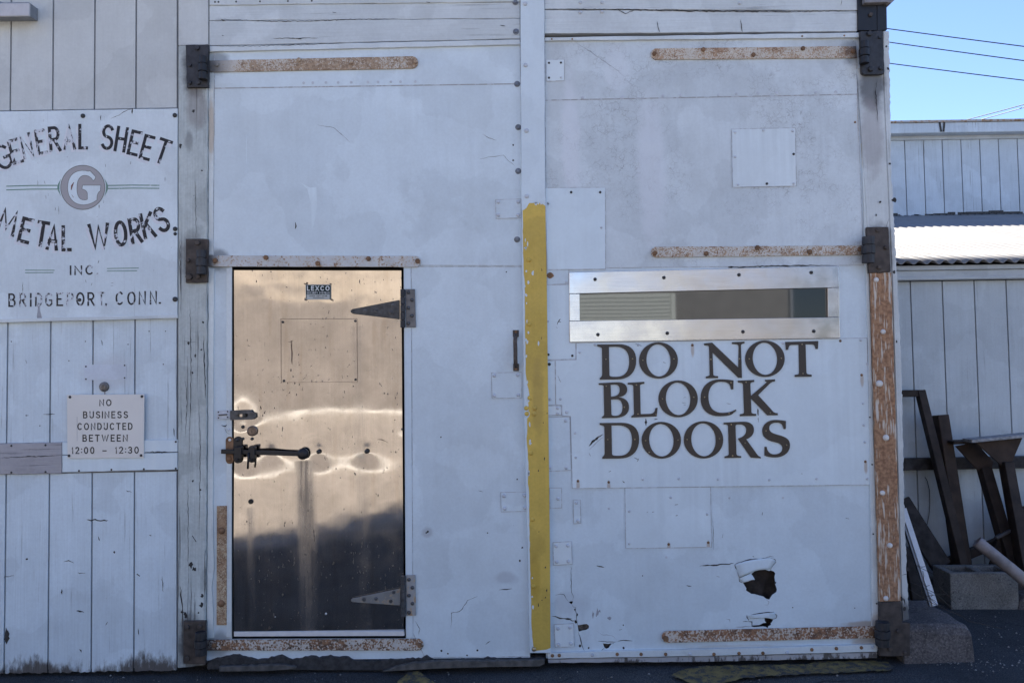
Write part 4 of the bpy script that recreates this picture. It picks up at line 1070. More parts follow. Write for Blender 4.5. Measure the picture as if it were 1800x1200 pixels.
cr(Z((530, 995), (620, 992), (720, 990)), 1.2); cr(Z((480, 1040), (525, 1048), (530, 1110)), 2.0); cr(Z((390, 1040), (480, 1045)), .9); cr(Z((860, 900), (905, 950), (890, 990), (850, 1010)), 1.0); cr(Z((280, 1130), (400, 1120), (520, 1115)), 1.4, 2); cr(Z((540, 60), (560, 66)), 2); cr(Z((1130, 830), (1155, 836)), 1.6); cr(Z((0, 365), (40, 372)), 1.6, 2); cr(Z((140, 1005), (190, 1010), (200, 1060)), 1, 2)
cr(U((150, 50), (220, 32), (290, 35), (330, 110), (370, 160)), 1.0); cr(U((405, -420), (410, 0), (440, 70), (435, 150)), .9); cr(U((425, 195), (440, 240), (480, 245), (475, 290), (500, 350), (490, 440), (500, 500), (515, 540)), 1.0); m.blob(*zu(466, 285), 1.4, 1.8, -.0012, 1); m.blob(*zu(503, 366), 1.5, 2.4, -.0012, 1)
cr(U((85, 395), (150, 398), (230, 425), (340, 428), (420, 462), (480, 465)), 2.2); m.blob(*zu(480, 480), 2.2, 2.8, -.0012, 1); m.blob(*zu(360, 432), 5, 1.6, -.0012, 1, 10, .4)
cr(U((525, 640), (545, 720), (560, 780), (580, 870), (620, 950)), 1.6); cr(U((840, 800), (900, 800), (990, 805), (1140, 805)), 1.2); cr(U((1160, 790), (1292, 780), (1400, 790)), 1.8); cr(U((820, 630), (900, 690), (1060, 700), (1150, 770)), .8, 2); cr(U((905, 935), (945, 910)), 1.6); cr(U((1065, 832), (1100, 830)), 1.2); cr(U((1140, 945), (1190, 940)), 1.4); cr(U((1190, 610), (1230, 602)), 1.6)
for x, y, r in ((692, 908, 1.6), (1255, 905, 2), (1250, 535, 1.2), (545, 870, 2)): m.blob(*zu(x, y), r, r * 1.1, -.0012, 1, 8, .4)
for q in ((760, 370, 12, 60), (830, 340, 22, 60), (870, 310, 14, 20), (1030, 420, 30, 26)): m.blob(*zu(q[0], q[1]), q[2] / 9.2, q[3] / 9.2, -.0011, 2, 12, .5)
def fv(x, y): return (950 + x / 2.769, 800 + y / 2.769)
for pts, w_ in (([fv(1080, 275), fv(1079, 290)], 1.6), ([fv(275, 536), fv(310, 545)], 2.2), ([fv(712, 632), fv(735, 636)], 1.6), ([fv(1485, 306), fv(1502, 308)], 1.0), ([fv(835, 300), fv(840, 330), fv(842, 460)], .6), ([fv(890, 380), fv(885, 400)], 1)): cr(pts, w_)
for x, y in ((333, 258), (613, 495), (920, 207), (1180, 205)): screw(rd, *fv(x, y), 2.0, -.0005, M_SCREW, 'flat')
for x, y in ((497, 585), (1228, 740), (1530, 742)): m.blob(*fv(x, y), 1.0, 1.0, -.0012, 1)
m.build("door_panel", [M_DOOR_RL, M_MARK, M_SCUFF], rd)
# bent lips of torn plywood above the holes
def lip(pts_top, pts_bot, out0, out1):
    mm = MB(); n = len(pts_top); rows = 6
    for j in range(rows + 1):
        t = j / rows
        for i in range(n):
            a, b = pts_top[i], pts_bot[i]
            q = P(a[0] + (b[0] - a[0]) * t, a[1] + (b[1] - a[1]) * t, -.0015 - .09 * (out1[i] if isinstance(out1, list) else out1) * math.sin(t * 1.9) ** 1.2)
            mm.v.append(q)
    for j in range(rows):
        for i in range(n - 1):
            a = j * n + i; mm.f.append([a, a + 1, a + n + 1, a + n]); mm.m.append(0)
    o = mm.build("torn_lip", M_DOOR_RL, rd, smooth=True)
    md = o.modifiers.new("thickness", 'SOLIDIFY'); md.thickness = .003; md.offset = 1
    return o
lip(Z((275, 185), (420, 135), (560, 108), (700, 92), (830, 95), (885, 130)), Z((340, 378), (450, 335), (545, 290), (640, 262), (735, 258), (808, 250)), 0, [.012, .018, .022, .02, .014, .006])
lip(Z((345, 395), (400, 365), (470, 340), (515, 330)), Z((385, 455), (440, 440), (520, 415), (570, 412)), 0, [.004, .008, .008, .004])
lip(Z((470, 950), (600, 932), (740, 915), (880, 910)), Z((500, 1000), (600, 990), (720, 985), (860, 1000)), 0, [.006, .012, .014, .008])
# torn insulation deep inside the hole
m = MB(); n = 26
for j in range(n):
    for i in range(n):
        x, y = 1285 + i * 3.6, 985 + j * 5.4
        q = P(x, y, .056); q.y += .022 * mnoise.noise(Vector((x / 17.0 + y / 40, y / 30.0 - x / 50, 2))) + .006 * mnoise.noise(Vector((x / 5.0, y / 6.0, 8)))
        m.v.append(q)
for j in range(n - 1):
    for i in range(n - 1):
        a = j * n + i; m.f.append([a, a + 1, a + n + 1, a + n]); m.m.append(0)
m.build("torn_insulation", flat("brown_insulation", (.034, .028, .026), .9, var=.5, scale=22, bump=.7, bscale=60), rd, smooth=True)
m = MB(); m.slab([(962, 1060), (1075, 1060), (1075, 1150), (964, 1150)], .018, .01); m.build("rotten_core", flat("rotten_core_wood", (.10, .09, .08), .95, var=.7, scale=60, bump=1.0, bscale=90), rd)
m = MB(); m.box(P(940, 600, .09).x, P(1540, 600, .09).x, .085, .095, .02, P(1200, 62, 0).z); m.build("inner_lining", M_DARK, rd)
# plates of the upper half
m = MB(); m.slab(rough_poly([(958, 66), (1511, 57.5), (1511, 66), (958, 72)], 20, .4), -.016, .018)
for x in (970, 1006, 1358, 1410, 1484): pass
o = m.build("top_rail", M_TRIM, rd, .0015)
for x, y in ((970, 69), (1006, 69), (1484, 63), (1410, 64)): screw(o, x, y, 1.6, -.016, M_SCREW_R)
m = MB(); m.slab([(958, 73), (1505, 67), (1507, 165.5), (958, 176)], -.004, .006, 0, edge=2)
m.crack([(1008, 72), (1036, 90), (1062, 108), (1085, 124), (1098, 136)], 1.0, -.0046, 1, .7); m.crack([(1033, 88), (1042, 94)], 1.8, -.0046, 1)
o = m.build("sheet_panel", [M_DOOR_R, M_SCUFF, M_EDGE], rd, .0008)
for x, y in ((1024, 172), (1094, 171), (1165, 169), (1196, 168), (1263, 167), (1294, 165), (1332, 164), (1365, 164), (1434, 163), (1469, 162)): screw(o, x, y, 2.8, -.004, M_SCREW, 'flat')
m = MB(); m.slab([(958, 177), (1507, 166.5), (1518, 466), (962, 472)], -.0025, .005, edge=2)
m.crack([(1060, 173), (1066, 174)], 1.5, -.0031, 1)
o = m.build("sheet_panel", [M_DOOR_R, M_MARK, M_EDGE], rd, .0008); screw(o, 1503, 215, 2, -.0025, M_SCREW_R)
plate(rd, [(960, 105), (992, 104.5), (992, 142), (960.5, 143)], -.0065, .004, M_SHEET_B, [(965, 111, M_SCREW_D), (986, 110.5, M_SCREW_D), (965, 137, M_SCREW_D), (986, 136.5, M_SCREW)], 2)
plate(rd, [(1286, 227), (1398, 225), (1400, 327), (1288, 329)], -.006, .0035, M_SHEET_B, [(1292, 233), (1342, 229.5), (1393, 230.5), (1292, 276), (1395, 271, M_SCREW_D), (1297, 324.5), (1348, 323, M_SCREW_D), (1395, 323)], 2.3)
plate(rd, [(958.5, 330), (1064, 329.5), (1064.5, 473), (962, 474)], -.0055, .0035, M_SHEET, [(1004, 338, M_SCREW_D), (1055, 338, M_SCREW_D), (1057, 400, M_SCREW)], 2.3)
m = MB(); m.slab(rough_poly([(1511, 132), (1518, 131), (1535, 760), (1546, 1098), (1533, 1100), (1526, 600)], 22, .4), -.010, .012); m.build("edge_trim", M_TRIM_V, rd, .001)
for x, y in ((1541, 1060), (1533, 816), (1535, 938), (1529, 733)): screw(rd, x, y, 1.5, -.010, M_SCREW_D)
# strap hinges
strap(rd, tip(1154, 95, 10, False)[::1] + [(1507, 102), (1505, 81)], rusty("right_top_strap_rust", (.56, .53, .47), .50, fine=170, off=(3, 1, 6), rc=((.22, .125, .075), (.42, .27, .17)), soot=(wx(1510, 90)[0], wx(1470, 90)[0])), -.012, [(1150, 95), (1236, 88), (1324, 97), (1411, 86), (1499, 91)], 4, bmat=M_SCREW_R)
strap(rd, tip(1154, 443, 9.5, False) + [(1517, 448), (1516, 431)], rusty("right_middle_strap_rust", (.56, .55, .52), .42, fine=150, big=9, off=(2, 6, 6), rc=((.21, .12, .07), (.40, .26, .155)), soot=(wx(1522, 440)[0], wx(1500, 440)[0])), -.012, [(1151, 445), (1241, 446), (1331, 435.5), (1423, 443), (1511, 438)], 4.5, bmat=M_SCREW_R)
strap(rd, tip(1174, 1119, 10.5, False) + [(1543, 1121), (1542, 1100)], rusty("right_bottom_strap_rust", (.54, .50, .46), .56, fine=100, big=7, off=(2, 2, 9), dark=.7, rc=((.17, .07, .035), (.36, .18, .09)), soot=(wx(1550, 1110)[0], wx(1520, 1110)[0])), -.012, [(1170, 1121), (1531, 1111)], 5, bmat=M_SCREW_R)
# lower plates left of the lettered sheet
def lp(pts, y, mat=None, scr=(), r=2.6): return plate(rd, pts, y, .0035, mat or M_DOOR_RL, scr, r)
lp([(962, 474), (1000, 473), (1000, 499), (962, 500)], -.003, None, [(995, 496)])
m = MB(); m.blob(967, 484, 7, 3.4, -.010, 0, 12, .2); m.lathe(P(967, 484, -.003), [(.016, 0), (.015, .004), (.006, .007), (.001, .007)], 12); m.build("rusty_latch_stub", M_SCREW_R, rd)
o = lp([(961, 501), (1001, 500), (1001, 602), (1012, 602), (1012, 631), (961.5, 632)], -.0035, M_SHEET, [(1006, 625, M_SCREW_D), (963, 565), (964, 623, M_SCREW_D)], 2.2)
m = MB(); m.crack([(979, 571), (985, 560)], 1.6, -.0041); m.crack([(982, 566), (986, 566)], 1.6, -.0041); m.crack([(977, 574), (980, 577)], 1.2, -.0041); m.build("chip_marks", M_MARK, o)
lp([(962, 634), (975.5, 633.5), (976.5, 711), (963, 712)], -.0035, M_SHEET, [(965.5, 640, M_SCREW_D), (967, 702)], 2.8)
lp([(963, 713), (986, 713), (987, 729), (963, 730)], -.004, M_SHEET_B, [(980, 717), (980, 727), (996, 724)], 2.8)
lp([(963.5, 733), (1001.5, 732), (1004, 826), (965, 828)], -.0035, None, [(994, 739), (995, 822), (967, 822)], 3)
lp([(966, 857), (987, 857), (987.5, 892), (967, 893)], -.0035, None, [(981, 876)], 3.2)
lp([(1007.5, 878), (1020, 878), (1021, 919), (1008.5, 920)], -.004, None, [(1013, 883), (1016, 915)], 3)
lp([(972, 953), (1004.5, 951), (1006, 991), (973, 993)], -.005, M_SHEET_B, [(977.5, 959), (998, 958), (978.5, 987), (999, 986)], 3.2)
lp([(974, 1097), (1008.5, 1095), (1009.5, 1136), (976, 1137)], -.006, M_SHEET_B, [(980.5, 1104), (1002, 1102), (982, 1132), (1003.5, 1130)], 3.2)
o = lp([(1098.5, 857), (1249, 855.5), (1251, 961), (1100, 963.5)], -.003, M_SHEET, [(1106, 955), (1106, 898), (1175.5, 956, M_SCREW_R), (1245, 953, M_SCREW_R), (1179, 874), (1243, 903)], 2.4)
m = MB()
for x, y, L in ((655, 240, 14), (660, 293, 8), (545, 276, 8), (518, 277, 5)): m.crack([fv(x, y), fv(x + L, y - 2)], 1.6, -.0036)
m.build("chip_marks", M_MARK, o)
# the sheet the message is screwed to
SH = [(1013, 602.5), (1013, 632), (976.5, 633), (977, 711), (987.5, 712), (988, 730.5), (1003, 731.5), (1006, 858), (1531, 851.5), (1524, 594)]
o = lp(SH, -.005, M_SHEET, [(1045.6, 606, M_SCREW), (1122, 606, M_SCREW), (1217, 606.5, M_SCREW_R), (1376, 603, M_SCREW), (1477, 599, M_SCREW_R), (1513, 598, M_SCREW), (1019, 619, M_SCREW), (1524, 639, M_SCREW), (1514.5, 659, M_SCREW_R), (1517, 709, M_SCREW), (1518, 747, M_SCREW), (1520, 777, M_SCREW), (1521, 811, M_SCREW_R), (1016, 845, M_SCREW_R), (1070, 847, M_SCREW_R), (1130, 842, M_SCREW), (1193, 841, M_SCREW), (1262, 842, M_SCREW), (1352, 843, M_SCREW), (1435, 841, M_SCREW), (1524, 841, M_SCREW), (1011, 761, M_SCREW), (1012, 804, M_SCREW), (985, 701, M_SCREW)], 2.3)
m = MB()
for pts, wd, mi in (([(1035, 784), (1042, 776), (1052, 768), (1060, 763)], 3.4, 0), ([(1036, 790), (1050, 776), (1061, 768)], 1.2, 1), ([(1135.5, 736), (1135.5, 748)], 4, 0), ([(1332, 718), (1333, 730)], 3, 0), ([(1333, 733), (1333, 742)], 1, 0), ([(1201, 699), (1206, 698)], .9, 1), ([(1198, 707), (1206, 708)], .9, 0), ([(1201, 711), (1206, 711)], .9, 1), ([(1277, 708), (1285, 710)], 1.4, 1), ([(1166, 636), (1170, 638)], 1.6, 0), ([(1114, 804), (1122, 807)], 1.4, 0), ([(1120, 811), (1123, 805)], 1.2, 0), ([(1074, 827), (1070, 829)], 1.6, 0), ([(1094, 845), (1098, 848)], 1.8, 0), ([(1117, 604), (1128, 608)], 1, 0), ([(1150, 737), (1156, 736)], 1.4, 0), ([(1035, 795), (1038, 802)], 1, 1), ([(980, 660), (986, 672)], 1, 1), ([(1409, 831), (1410, 833)], 1.4, 0)):
    m.crack(pts, wd, -.0056, mi, .8, 2.5)
m.build("chip_marks", [M_MARK, M_SCUFF], o)
# slit window
m = MB(); m.slab([(1016, 512), (1459, 501), (1459, 562), (1016, 568)], .002, .005)
wn = m.build("window", M_GLASS, rd)
def bar(pts, y, scr):
    m = MB(); m.slab(pts, y, .010)
    o = m.build("frame_bar", M_ALU, wn, .0012, segs=2)
    for x, yy in scr: screw(o, x, yy, 3.2, y, M_SCREW_D)
bar([(1000.5, 479), (1475, 467.5), (1475.6, 505), (1000.8, 516)], -.014, [(1046, 491), (1167, 488), (1299, 483), (1426, 479)])
bar([(1001, 564.5), (1475.6, 557.5), (1477, 594), (1001.7, 601)], -.014, [(1051, 588), (1173, 585.5), (1306, 583), (1430.5, 582)])
bar([(1001, 516.6), (1018.5, 516.2), (1019, 563.8), (1001.2, 564)], -.012, [])
bar([(1455, 506), (1475.4, 505.5), (1475.6, 557), (1455.5, 557.4)], -.012, [])
m = MB(); m.crack([(1280, 470.5), (1340, 468), (1420, 466.5), (1460, 466)], 2.2, -.0035); m.crack([(1280, 470), (1290, 469)], 3, -.0035); m.crack([(1302, 469.5), (1312, 469)], 3, -.0035); m.build("old_caulk", M_DARK, wn)
# bottom batten with screws
m = MB(); m.slab(rough_poly([(963, 1147), (1100, 1143), (1250, 1140), (1542, 1132), (1542.5, 1145), (1250, 1152), (963, 1157)], 18, .4), -.016, .02)
o = m.build("bottom_rail", M_TRIM, rd, .0015)
for i, (x, y) in enumerate(((971, 1151.5), (983, 1151), (1041, 1150.5), (1085, 1149), (1127, 1149), (1170, 1149), (1213, 1148.5), (1255, 1149), (1299, 1147.5), (1341, 1147), (1384, 1146), (1427, 1141), (1470, 1139), (1514, 1137.5), (1534, 1136.5))): screw(o, x, y, 3, -.016, M_SCREW_R if i % 4 != 2 else M_SCREW)
m = MB(); m.slab(rough_poly([(963, 1158), (1250, 1153), (1542, 1146), (1542, 1156), (1250, 1162), (964, 1164.5)], 14, .6), -.004, .03); m.build("bottom_lip", paint("worn_bottom_lip", (.40, .41, .44), grain=.8, grain_axis='x', specks=1.5, streak=0, rot=(.0, .03)), rd, .001)
# centre strip, white above, yellow below
m = MB(); m.slab(rough_poly([(914.5, -30), (957, -30), (958, 300), (960.5, 460), (963.5, 700), (966.5, 950), (968, 1147), (931, 1147), (927, 950), (921, 700), (917.5, 450), (916.5, 300)], 30, .3), -.030, .030)
cs = m.build("centre_strip", M_STRIP, rd, .0015)
R_ = [(958.6, 362), (960.7, 460), (963.6, 700), (966.6, 950), (967.8, 1138)]
L_ = [(942, 1143), (938, 1138), (935.5, 1118), (934, 1095), (933.5, 1050), (931.5, 980), (930.8, 930), (930, 865), (928, 850), (929, 820), (927.5, 790), (925.5, 770), (927, 752), (926.5, 735), (929, 733), (928.5, 707), (931, 704), (930, 690), (926.5, 675), (924, 655), (923.5, 600), (922.5, 560), (922.7, 500), (920.5, 480), (919.5, 430), (919, 383), (918.6, 370), (925, 366), (930, 357), (945, 356), (953, 358)]
m = MB(); m.sheet(rough_poly(R_ + [(960, 1141)] + L_, 7, .5, set(range(4, 40))), -.0306); 
for i in range(34):
    t = rnd.random(); x = 922 + 12 * t + rnd.uniform(-2, 5) + (rnd.random() < .25) * rnd.uniform(0, 24); m.blob(x, 372 + 765 * t, rnd.uniform(.8, 2.2), rnd.uniform(1.2, 5), -.0309, 1, 9, .5)
for i in range(12): m.blob(rnd.uniform(944, 962), rnd.uniform(450, 1130), rnd.uniform(.5, 1.2), rnd.uniform(.8, 3), -.0309, 2, 8, .5)
for i in range(7): m.blob(940 + 4 * i + rnd.uniform(-3, 3), 357 + rnd.uniform(-2, 4), 2.2, 3, -.0309, 1, 9, .5)
m.build("yellow_coat", [M_YELLOW, M_STRIP, M_MARK], cs)
for x, y, mt in ((923, 7, M_SCREW), (924, 115, M_SCREW), (925.6, 230, M_SCREW), (926, 345, M_SCREW), (930, 457, M_YELLOW), (930, 570, M_YELLOW), (931, 699, M_YELLOW), (932.6, 796, M_YELLOW), (936, 912, M_YELLOW), (937.5, 1030, M_YELLOW), (938.7, 1140, M_BRASS), (925, 717, M_YELLOW), (940, 717, M_YELLOW), (926, 727, M_YELLOW), (939, 727, M_YELLOW)): screw(cs, x, y, 4, -.030, mt)

# ================================================================== DO NOT BLOCK DOORS: cut-out letters screwed to the sheet
wl = thing("door_lettering", "dark brown cut-out serif letters DO NOT BLOCK DOORS screwed on the white door", "lettering", P(1230, 810, -.006))
for ch, (x0, y0, x1, y1), scr in LETTERS:
    loops = SERIF[ch]
    ax = [q[0] for q in loops[0]]; ay = [q[1] for q in loops[0]]
    bx0, bx1, by0, by1 = min(ax), max(ax), min(ay), max(ay)
    f = lambda q: ZF(x0 + (q[0] - bx0) / (bx1 - bx0) * (x1 - x0), y0 + (q[1] - by0) / (by1 - by0) * (y1 - y0))
    m = MB(); m.slab([f(q) for q in loops[0]], -.0105, .006, 0, [[f(q) for q in l] for l in loops[1:]])
    o = m.build("letter", M_BROWN, wl, label="letter %s" % ch)
    for (x, y) in scr: screw(o, *ZF(x, y), 1.3, -.0105, M_BRASS)

# ================================================================== hand painted sign
sg = thing("painted_sign", "big worn white board reading GENERAL SHEET METAL WORKS INC. BRIDGEPORT, CONN. on the siding", "sign", P(150, 560, -.02))
m = MB(); m.slab(rough_poly([(-60, 197), (312, 190.5), (311.5, 557), (-60, 566)], 25, .3), -.020, .018)
m.crack([(194, 209), (210, 202), (225, 193), (236, 190.5)], 1.0, -.0206, 1); m.crack([(232, 191), (232, 200)], 2.4, -.0206, 1); m.crack([(177.5, 203), (177, 212)], 1.8, -.0206, 1)
for x, y, L in ((103, 363, 14), (66, 317, 10), (78, 318, 6), (85, 340, 5), (80, 344, 6), (97, 364, 6), (174, 360, 6), (182, 352, 5), (290, 311, 8), (118, 275, 2), (185, 289, 5), (230, 284, 5), (66, 286, 2), (174, 457, 6), (150, 492, 5), (162, 497, 5), (40, 495, 20), (77, 210, 4), (36, 210, 2), (157, 372, 1), (171, 380, 2), (70, 449, 1), (302, 434, 2), (271, 474, 2), (277, 480, 3)):
    m.crack([(x, y), (x + rnd.uniform(-2, 2), y + L)], rnd.uniform(.7, 1.6), -.0206, 1 if rnd.random() < .6 else 2, .6, 3)
m.sheet(rough_poly([(66, 532), (70, 533), (70, 545), (74, 559), (65, 559), (66, 548)], 3, .6), -.0206, 2)
for y in (502, 497): m.crack([(195, y - .0), (199, y)], .8, -.0206, 1)
bd = m.build("board", [M_BOARD, M_MARK, M_SCUFF], sg, .002)
m = MB(); m.slab(rough_poly([(-60, 562), (312, 553), (312, 559), (-60, 568)], 30, .3), -.025, .023); m.build("bottom_edge", M_TRIM, sg, .001)
for x, y, r in ((146, 204, 4), (307.5, 203, 4), (308, 402.5, 4), (308, 411, 3), (308, 526, 4.5), (140, 527, 3)): screw(bd, x, y, r, -.0206, M_SCREW_D)
def line_of(letters, hpx, th, mats, ghost=True, k=0):
    for i, q in enumerate(letters):
        m = MB(); put_glyph(m, q[0], q[1], q[2], q[3], hpx, q[4], th, -.0208, i); m.build("letter" if q[0] not in '.,' else "full_stop", q[5], sg)
    if ghost:
        for i, q in enumerate(letters):
            m = MB(); put_glyph(m, q[0], q[1] - 3, q[2] + 4, q[3] + 2, hpx, q[4], th + 2, -.02035 - .000004 * i, 0); m.build("halo", M_GHOST, sg)
A, B = M_WORN, M_WORN2
line_of([('G', 5, 276, 31, 22, A), ('E', 27, 266, 20, 16, B), ('N', 47, 256.5, 21, 13, B), ('E', 72, 249.5, 19, 9, B), ('R', 96, 244.5, 21, 5, A), ('A', 122, 241, 22, 2, B), ('L', 146, 240.5, 17, 0, A),
         ('S', 189, 241.4, 22, -5, A), ('H', 213, 245, 21, -9, A), ('E', 236.5, 251.5, 20, -13, A), ('E', 258.5, 259.5, 20, -15, A), ('T', 286, 266, 24, -19, A)], 45, 5.4, (A, B))
line_of([('M', 14, 390, 34, -16, A), ('E', 45, 405, 22, -14, A), ('T', 74, 411, 22, -9, A), ('A', 93, 417, 22, -6, A), ('L', 117, 419, 18, 0, A),
         ('W', 174, 415.5, 38, 4, A), ('O', 212, 410.5, 24, 5, A), ('R', 238, 405, 22, 9, A), ('K', 260, 396, 24, 12, A), ('S', 284, 386, 23, 20, A)], 46, 6.2, (A, B))
line_of([('I', 124, 475, 3, 0, A), ('N', 137.5, 475, 14, 0, A), ('C', 157, 474.5, 14, 0, A), ('.', 171, 475, 3, 0, A)], 17, 2.8, (A,), False)
line_of([('B', 21, 527.5, 13, 0, A), ('R', 40, 527, 13, 0, B), ('I', 54, 527, 3, 0, A), ('D', 68, 526.5, 13, 0, B), ('G', 86, 526.5, 14, 0, B), ('E', 105, 526, 12, 0, A), ('P', 123, 526, 13, 0, B), ('O', 141, 525.5, 15, 0, A), ('R', 160, 525.5, 13, 0, A), ('T', 178, 525, 13, 0, B), (',', 186, 526, 4, 0, A),
         ('C', 210, 524, 14, 0, A), ('O', 231, 524, 15, 0, A), ('N', 250, 523.5, 13, 0, A), ('N', 269.5, 523, 13, 0, A), ('.', 281, 523, 4, 0, A)], 24, 3.0, (A, B), False)
m = MB()
for (x0, y0, x1, y1) in ((11, 327.5, 101, 326), (11, 334, 101, 332.5), (189, 326.2, 280, 326), (189, 331.6, 280, 331.2)):
    m = MB(); m.ribbon([(x0, y0), ((x0 + x1) / 2, (y0 + y1) / 2 - .6), (x1, y1)], 1.8, -.0207); m.build("stripe", M_GREEN, sg)
for (x0, y0, x1, y1) in ((44, 474.8, 96, 475), (44, 479.6, 94, 479), (188, 472, 244, 471), (188, 476.4, 241, 476)):
    m = MB(); m.ribbon([(x0, y0), (x1, y1)], 1.4, -.0207); m.build("stripe", M_GREEN, sg)
ec = (145.4, 329.6)
circ = lambda r, n=48, a0=0, a1=360: [(ec[0] + r * math.cos(rad(a0 + (a1 - a0) * i / n)), ec[1] + r * math.sin(rad(a0 + (a1 - a0) * i / n))) for i in range(n)]
m = MB(); m.sheet(circ(38.6), -.02065); em = m.build("emblem", M_GREYP, sg)
m = MB(); m.ribbon(circ(38.8), 1.1, -.0209, closed=True)
ink = M_SCUFF
GZ = lambda x, y: (x / 5.4545, 180 + y / 5.4545)
Gp = [GZ(*q) for q in path((905, 745), (918, 715), (862, 655), (850, 664, 840, 662, 825, 655), (700, 640, 648, 720, 648, 815), (648, 920, 710, 985, 805, 983), (860, 980, 905, 955, 930, 935), (928, 900, 935, 860, 962, 850), (966, 795), (792, 795), (786, 832), (812, 836, 838, 850, 838, 880), (838, 930), (815, 940, 790, 938, 770, 925), (740, 900, 736, 850, 738, 815), (738, 740, 770, 700, 815, 700), (850, 702, 875, 720, 890, 748))]
m.ribbon(Gp, .8, -.0211, closed=True)
m.build("emblem_outline", flat("thin_dark_outline", (.12, .12, .12), .6), em)
m = MB(); m.sheet(Gp, -.0209); m.build("emblem_letter", M_BOARD, em)
m = MB(); m.crack([GZ(705, 765), GZ(690, 800), GZ(682, 840)], 3, -.0213); m.crack([GZ(690, 885), GZ(705, 912)], 1.4, -.0213); m.build("paint_chip", flat("red_brown_undercoat", (.16, .06, .04), .7), em)
for s_ in (-1, 1):
    m = MB()
    o_, i_ = [], []
    for i in range(13):
        a = -21 + 42 * i / 12; t = math.cos(rad(a * 90 / 21))
        o_.append((ec[0] + s_ * (41.5 + 3.2 * max(0, t) ** 1.5) * math.cos(rad(a)), ec[1] + 41 * math.sin(rad(a)))); i_.append((ec[0] + s_ * 41.0 * math.cos(rad(a)), ec[1] + 41.0 * math.sin(rad(a))))
    m.sheet(o_ + i_[::-1], -.0207); m.build("emblem_wing", M_GREEN, em)

# ================================================================== small notice
nt = thing("notice_sign", "small cream plate reading NO BUSINESS CONDUCTED BETWEEN 12:00 - 12:30", "sign", P(185, 805, -.02))
m = MB(); m.slab([(117.5, 693.5), (253.5, 692.5), (252.5, 804.5), (118.5, 805.5)], -.022, .006); pl = m.build("plate", M_CREAM, nt, .001)
for x, y in ((123, 697.5), (249.5, 696.5), (121.5, 800.5), (248, 800)): screw(pl, x, y, 2.4, -.022, M_SCREW_D)
for s_, x0, x1, yb, yt in (("NO", 174.5, 196, 713.5, 701.5), ("BUSINESS", 146, 225, 735, 722.5), ("CONDUCTED", 136, 233, 755.5, 743), ("BETWEEN", 145, 224.5, 776, 763.5)):
    text_run(None, s_, x0, x1, yb, yt, 2.0, -.0223, -.003, .26, one=(nt, M_INK))
text_run(None, "12:00", 126, 166, 797.5, 785, 2.0, -.0223, -.003, .26, one=(nt, M_INK)); text_run(None, "12:30", 202.5, 244, 797, 784.5, 2.0, -.0223, -.003, .26, one=(nt, M_INK))
m = MB(); m.ribbon([(180, 792), (187.5, 792)], 2.0, -.0223); m.build("dash", M_INK, nt)
m = MB(); m.ribbon([(135.5, 732), (135.5, 775)], .6, -.0222); m.build("scratch", M_SCUFF, pl)

kb = thing("metal_plug", "round weathered metal plug on the siding just above the small cream notice", "plug", P(183.5, 680, -.002))
m = MB(); c_ = P(183.5, 679.5, 0); m.lathe(c_, [(.025, -.002), (.025, .004), (.022, .010), (.014, .014), (.006, .015), (.005, .012), (.001, .012)], 24); m.build("cap", flat("weathered_cap", (.16, .15, .14), .5, .6, var=.5, scale=60, bump=.5), kb, smooth=False)
m = MB(); m.blob(184, 689, 1.6, 5, -.0012, 0, 9, .3); m.build("drip_mark", M_SCUFF, kb)

# ================================================================== wall lamp
lm = thing("wall_lamp", "pale boxy wall light with slanted grey side at the top of the siding", "lamp", P(20, 40, 0))
def lamp_pts(y, pts): return [P(a, b, y) for a, b in pts]
m = MB()
fr = lamp_pts(-.085, [(-70, 7), (51, 5.5), (51, 28), (-70, 29.5)])
m.add(fr + [q + Vector((0, .012, 0)) for q in fr], [[0, 1, 2, 3], [7, 6, 5, 4], [0, 4, 5, 1], [1, 5, 6, 2], [2, 6, 7, 3], [3, 7, 4, 0]])
m.build("cover", M_LAMP, lm, .002)
m = MB()
a_ = lamp_pts(-.073, [(-70, 6), (51, 4), (51, 28), (-70, 29.5)]); b_ = lamp_pts(0, [(-70, -10), (67, 16), (67, 38), (-70, 39)])
m.add(a_ + b_, [[0, 1, 2, 3], [0, 4, 5, 1], [1, 5, 6, 2], [2, 6, 7, 3], [3, 7, 4, 0], [7, 6, 5, 4]])
m.build("housing", M_LAMP_G, lm, .002)

# ================================================================== building across the alley
M_BSIDE = paint("paint_alley_siding", (0.504, 0.561, 0.594), grain=.5, specks=.4, streak=.08, rot=(-.05, .06), off=(0, 3, 4))
M_BUP = paint("paint_alley_upper_siding", (0.543, 0.612, 0.663), grain=.8, specks=.9, streak=.09, off=(0, 9, 4))
M_FASC = paint("paint_fascia", (0.485, 0.530, 0.564), grain=.3, grain_axis='x', specks=.9, streak=0.05, off=(0, 5, 1))
M_ROT = flat("rotted_edge", (.05, .05, .05), .9, var=.6, scale=60, bump=.8)
M_JUNK = flat("dark_rusted_steel", (.030, .0205, .0165), .75, .1, var=.5, scale=12, bump=.35, bscale=90)
M_JUNK2 = flat("brown_rusted_steel", (.042, .027, .020), .8, .1, var=.5, scale=10, bump=.35, bscale=90)
ab = thing("annex_building", "white board-sided shed across the alley with corrugated roof and taller storey behind", "building", (3.5, 1.3, 0))
YW, YU = 1.30, 5.0
wd = lambda px, py, y: P(px, py, y)
X0 = sx + .02
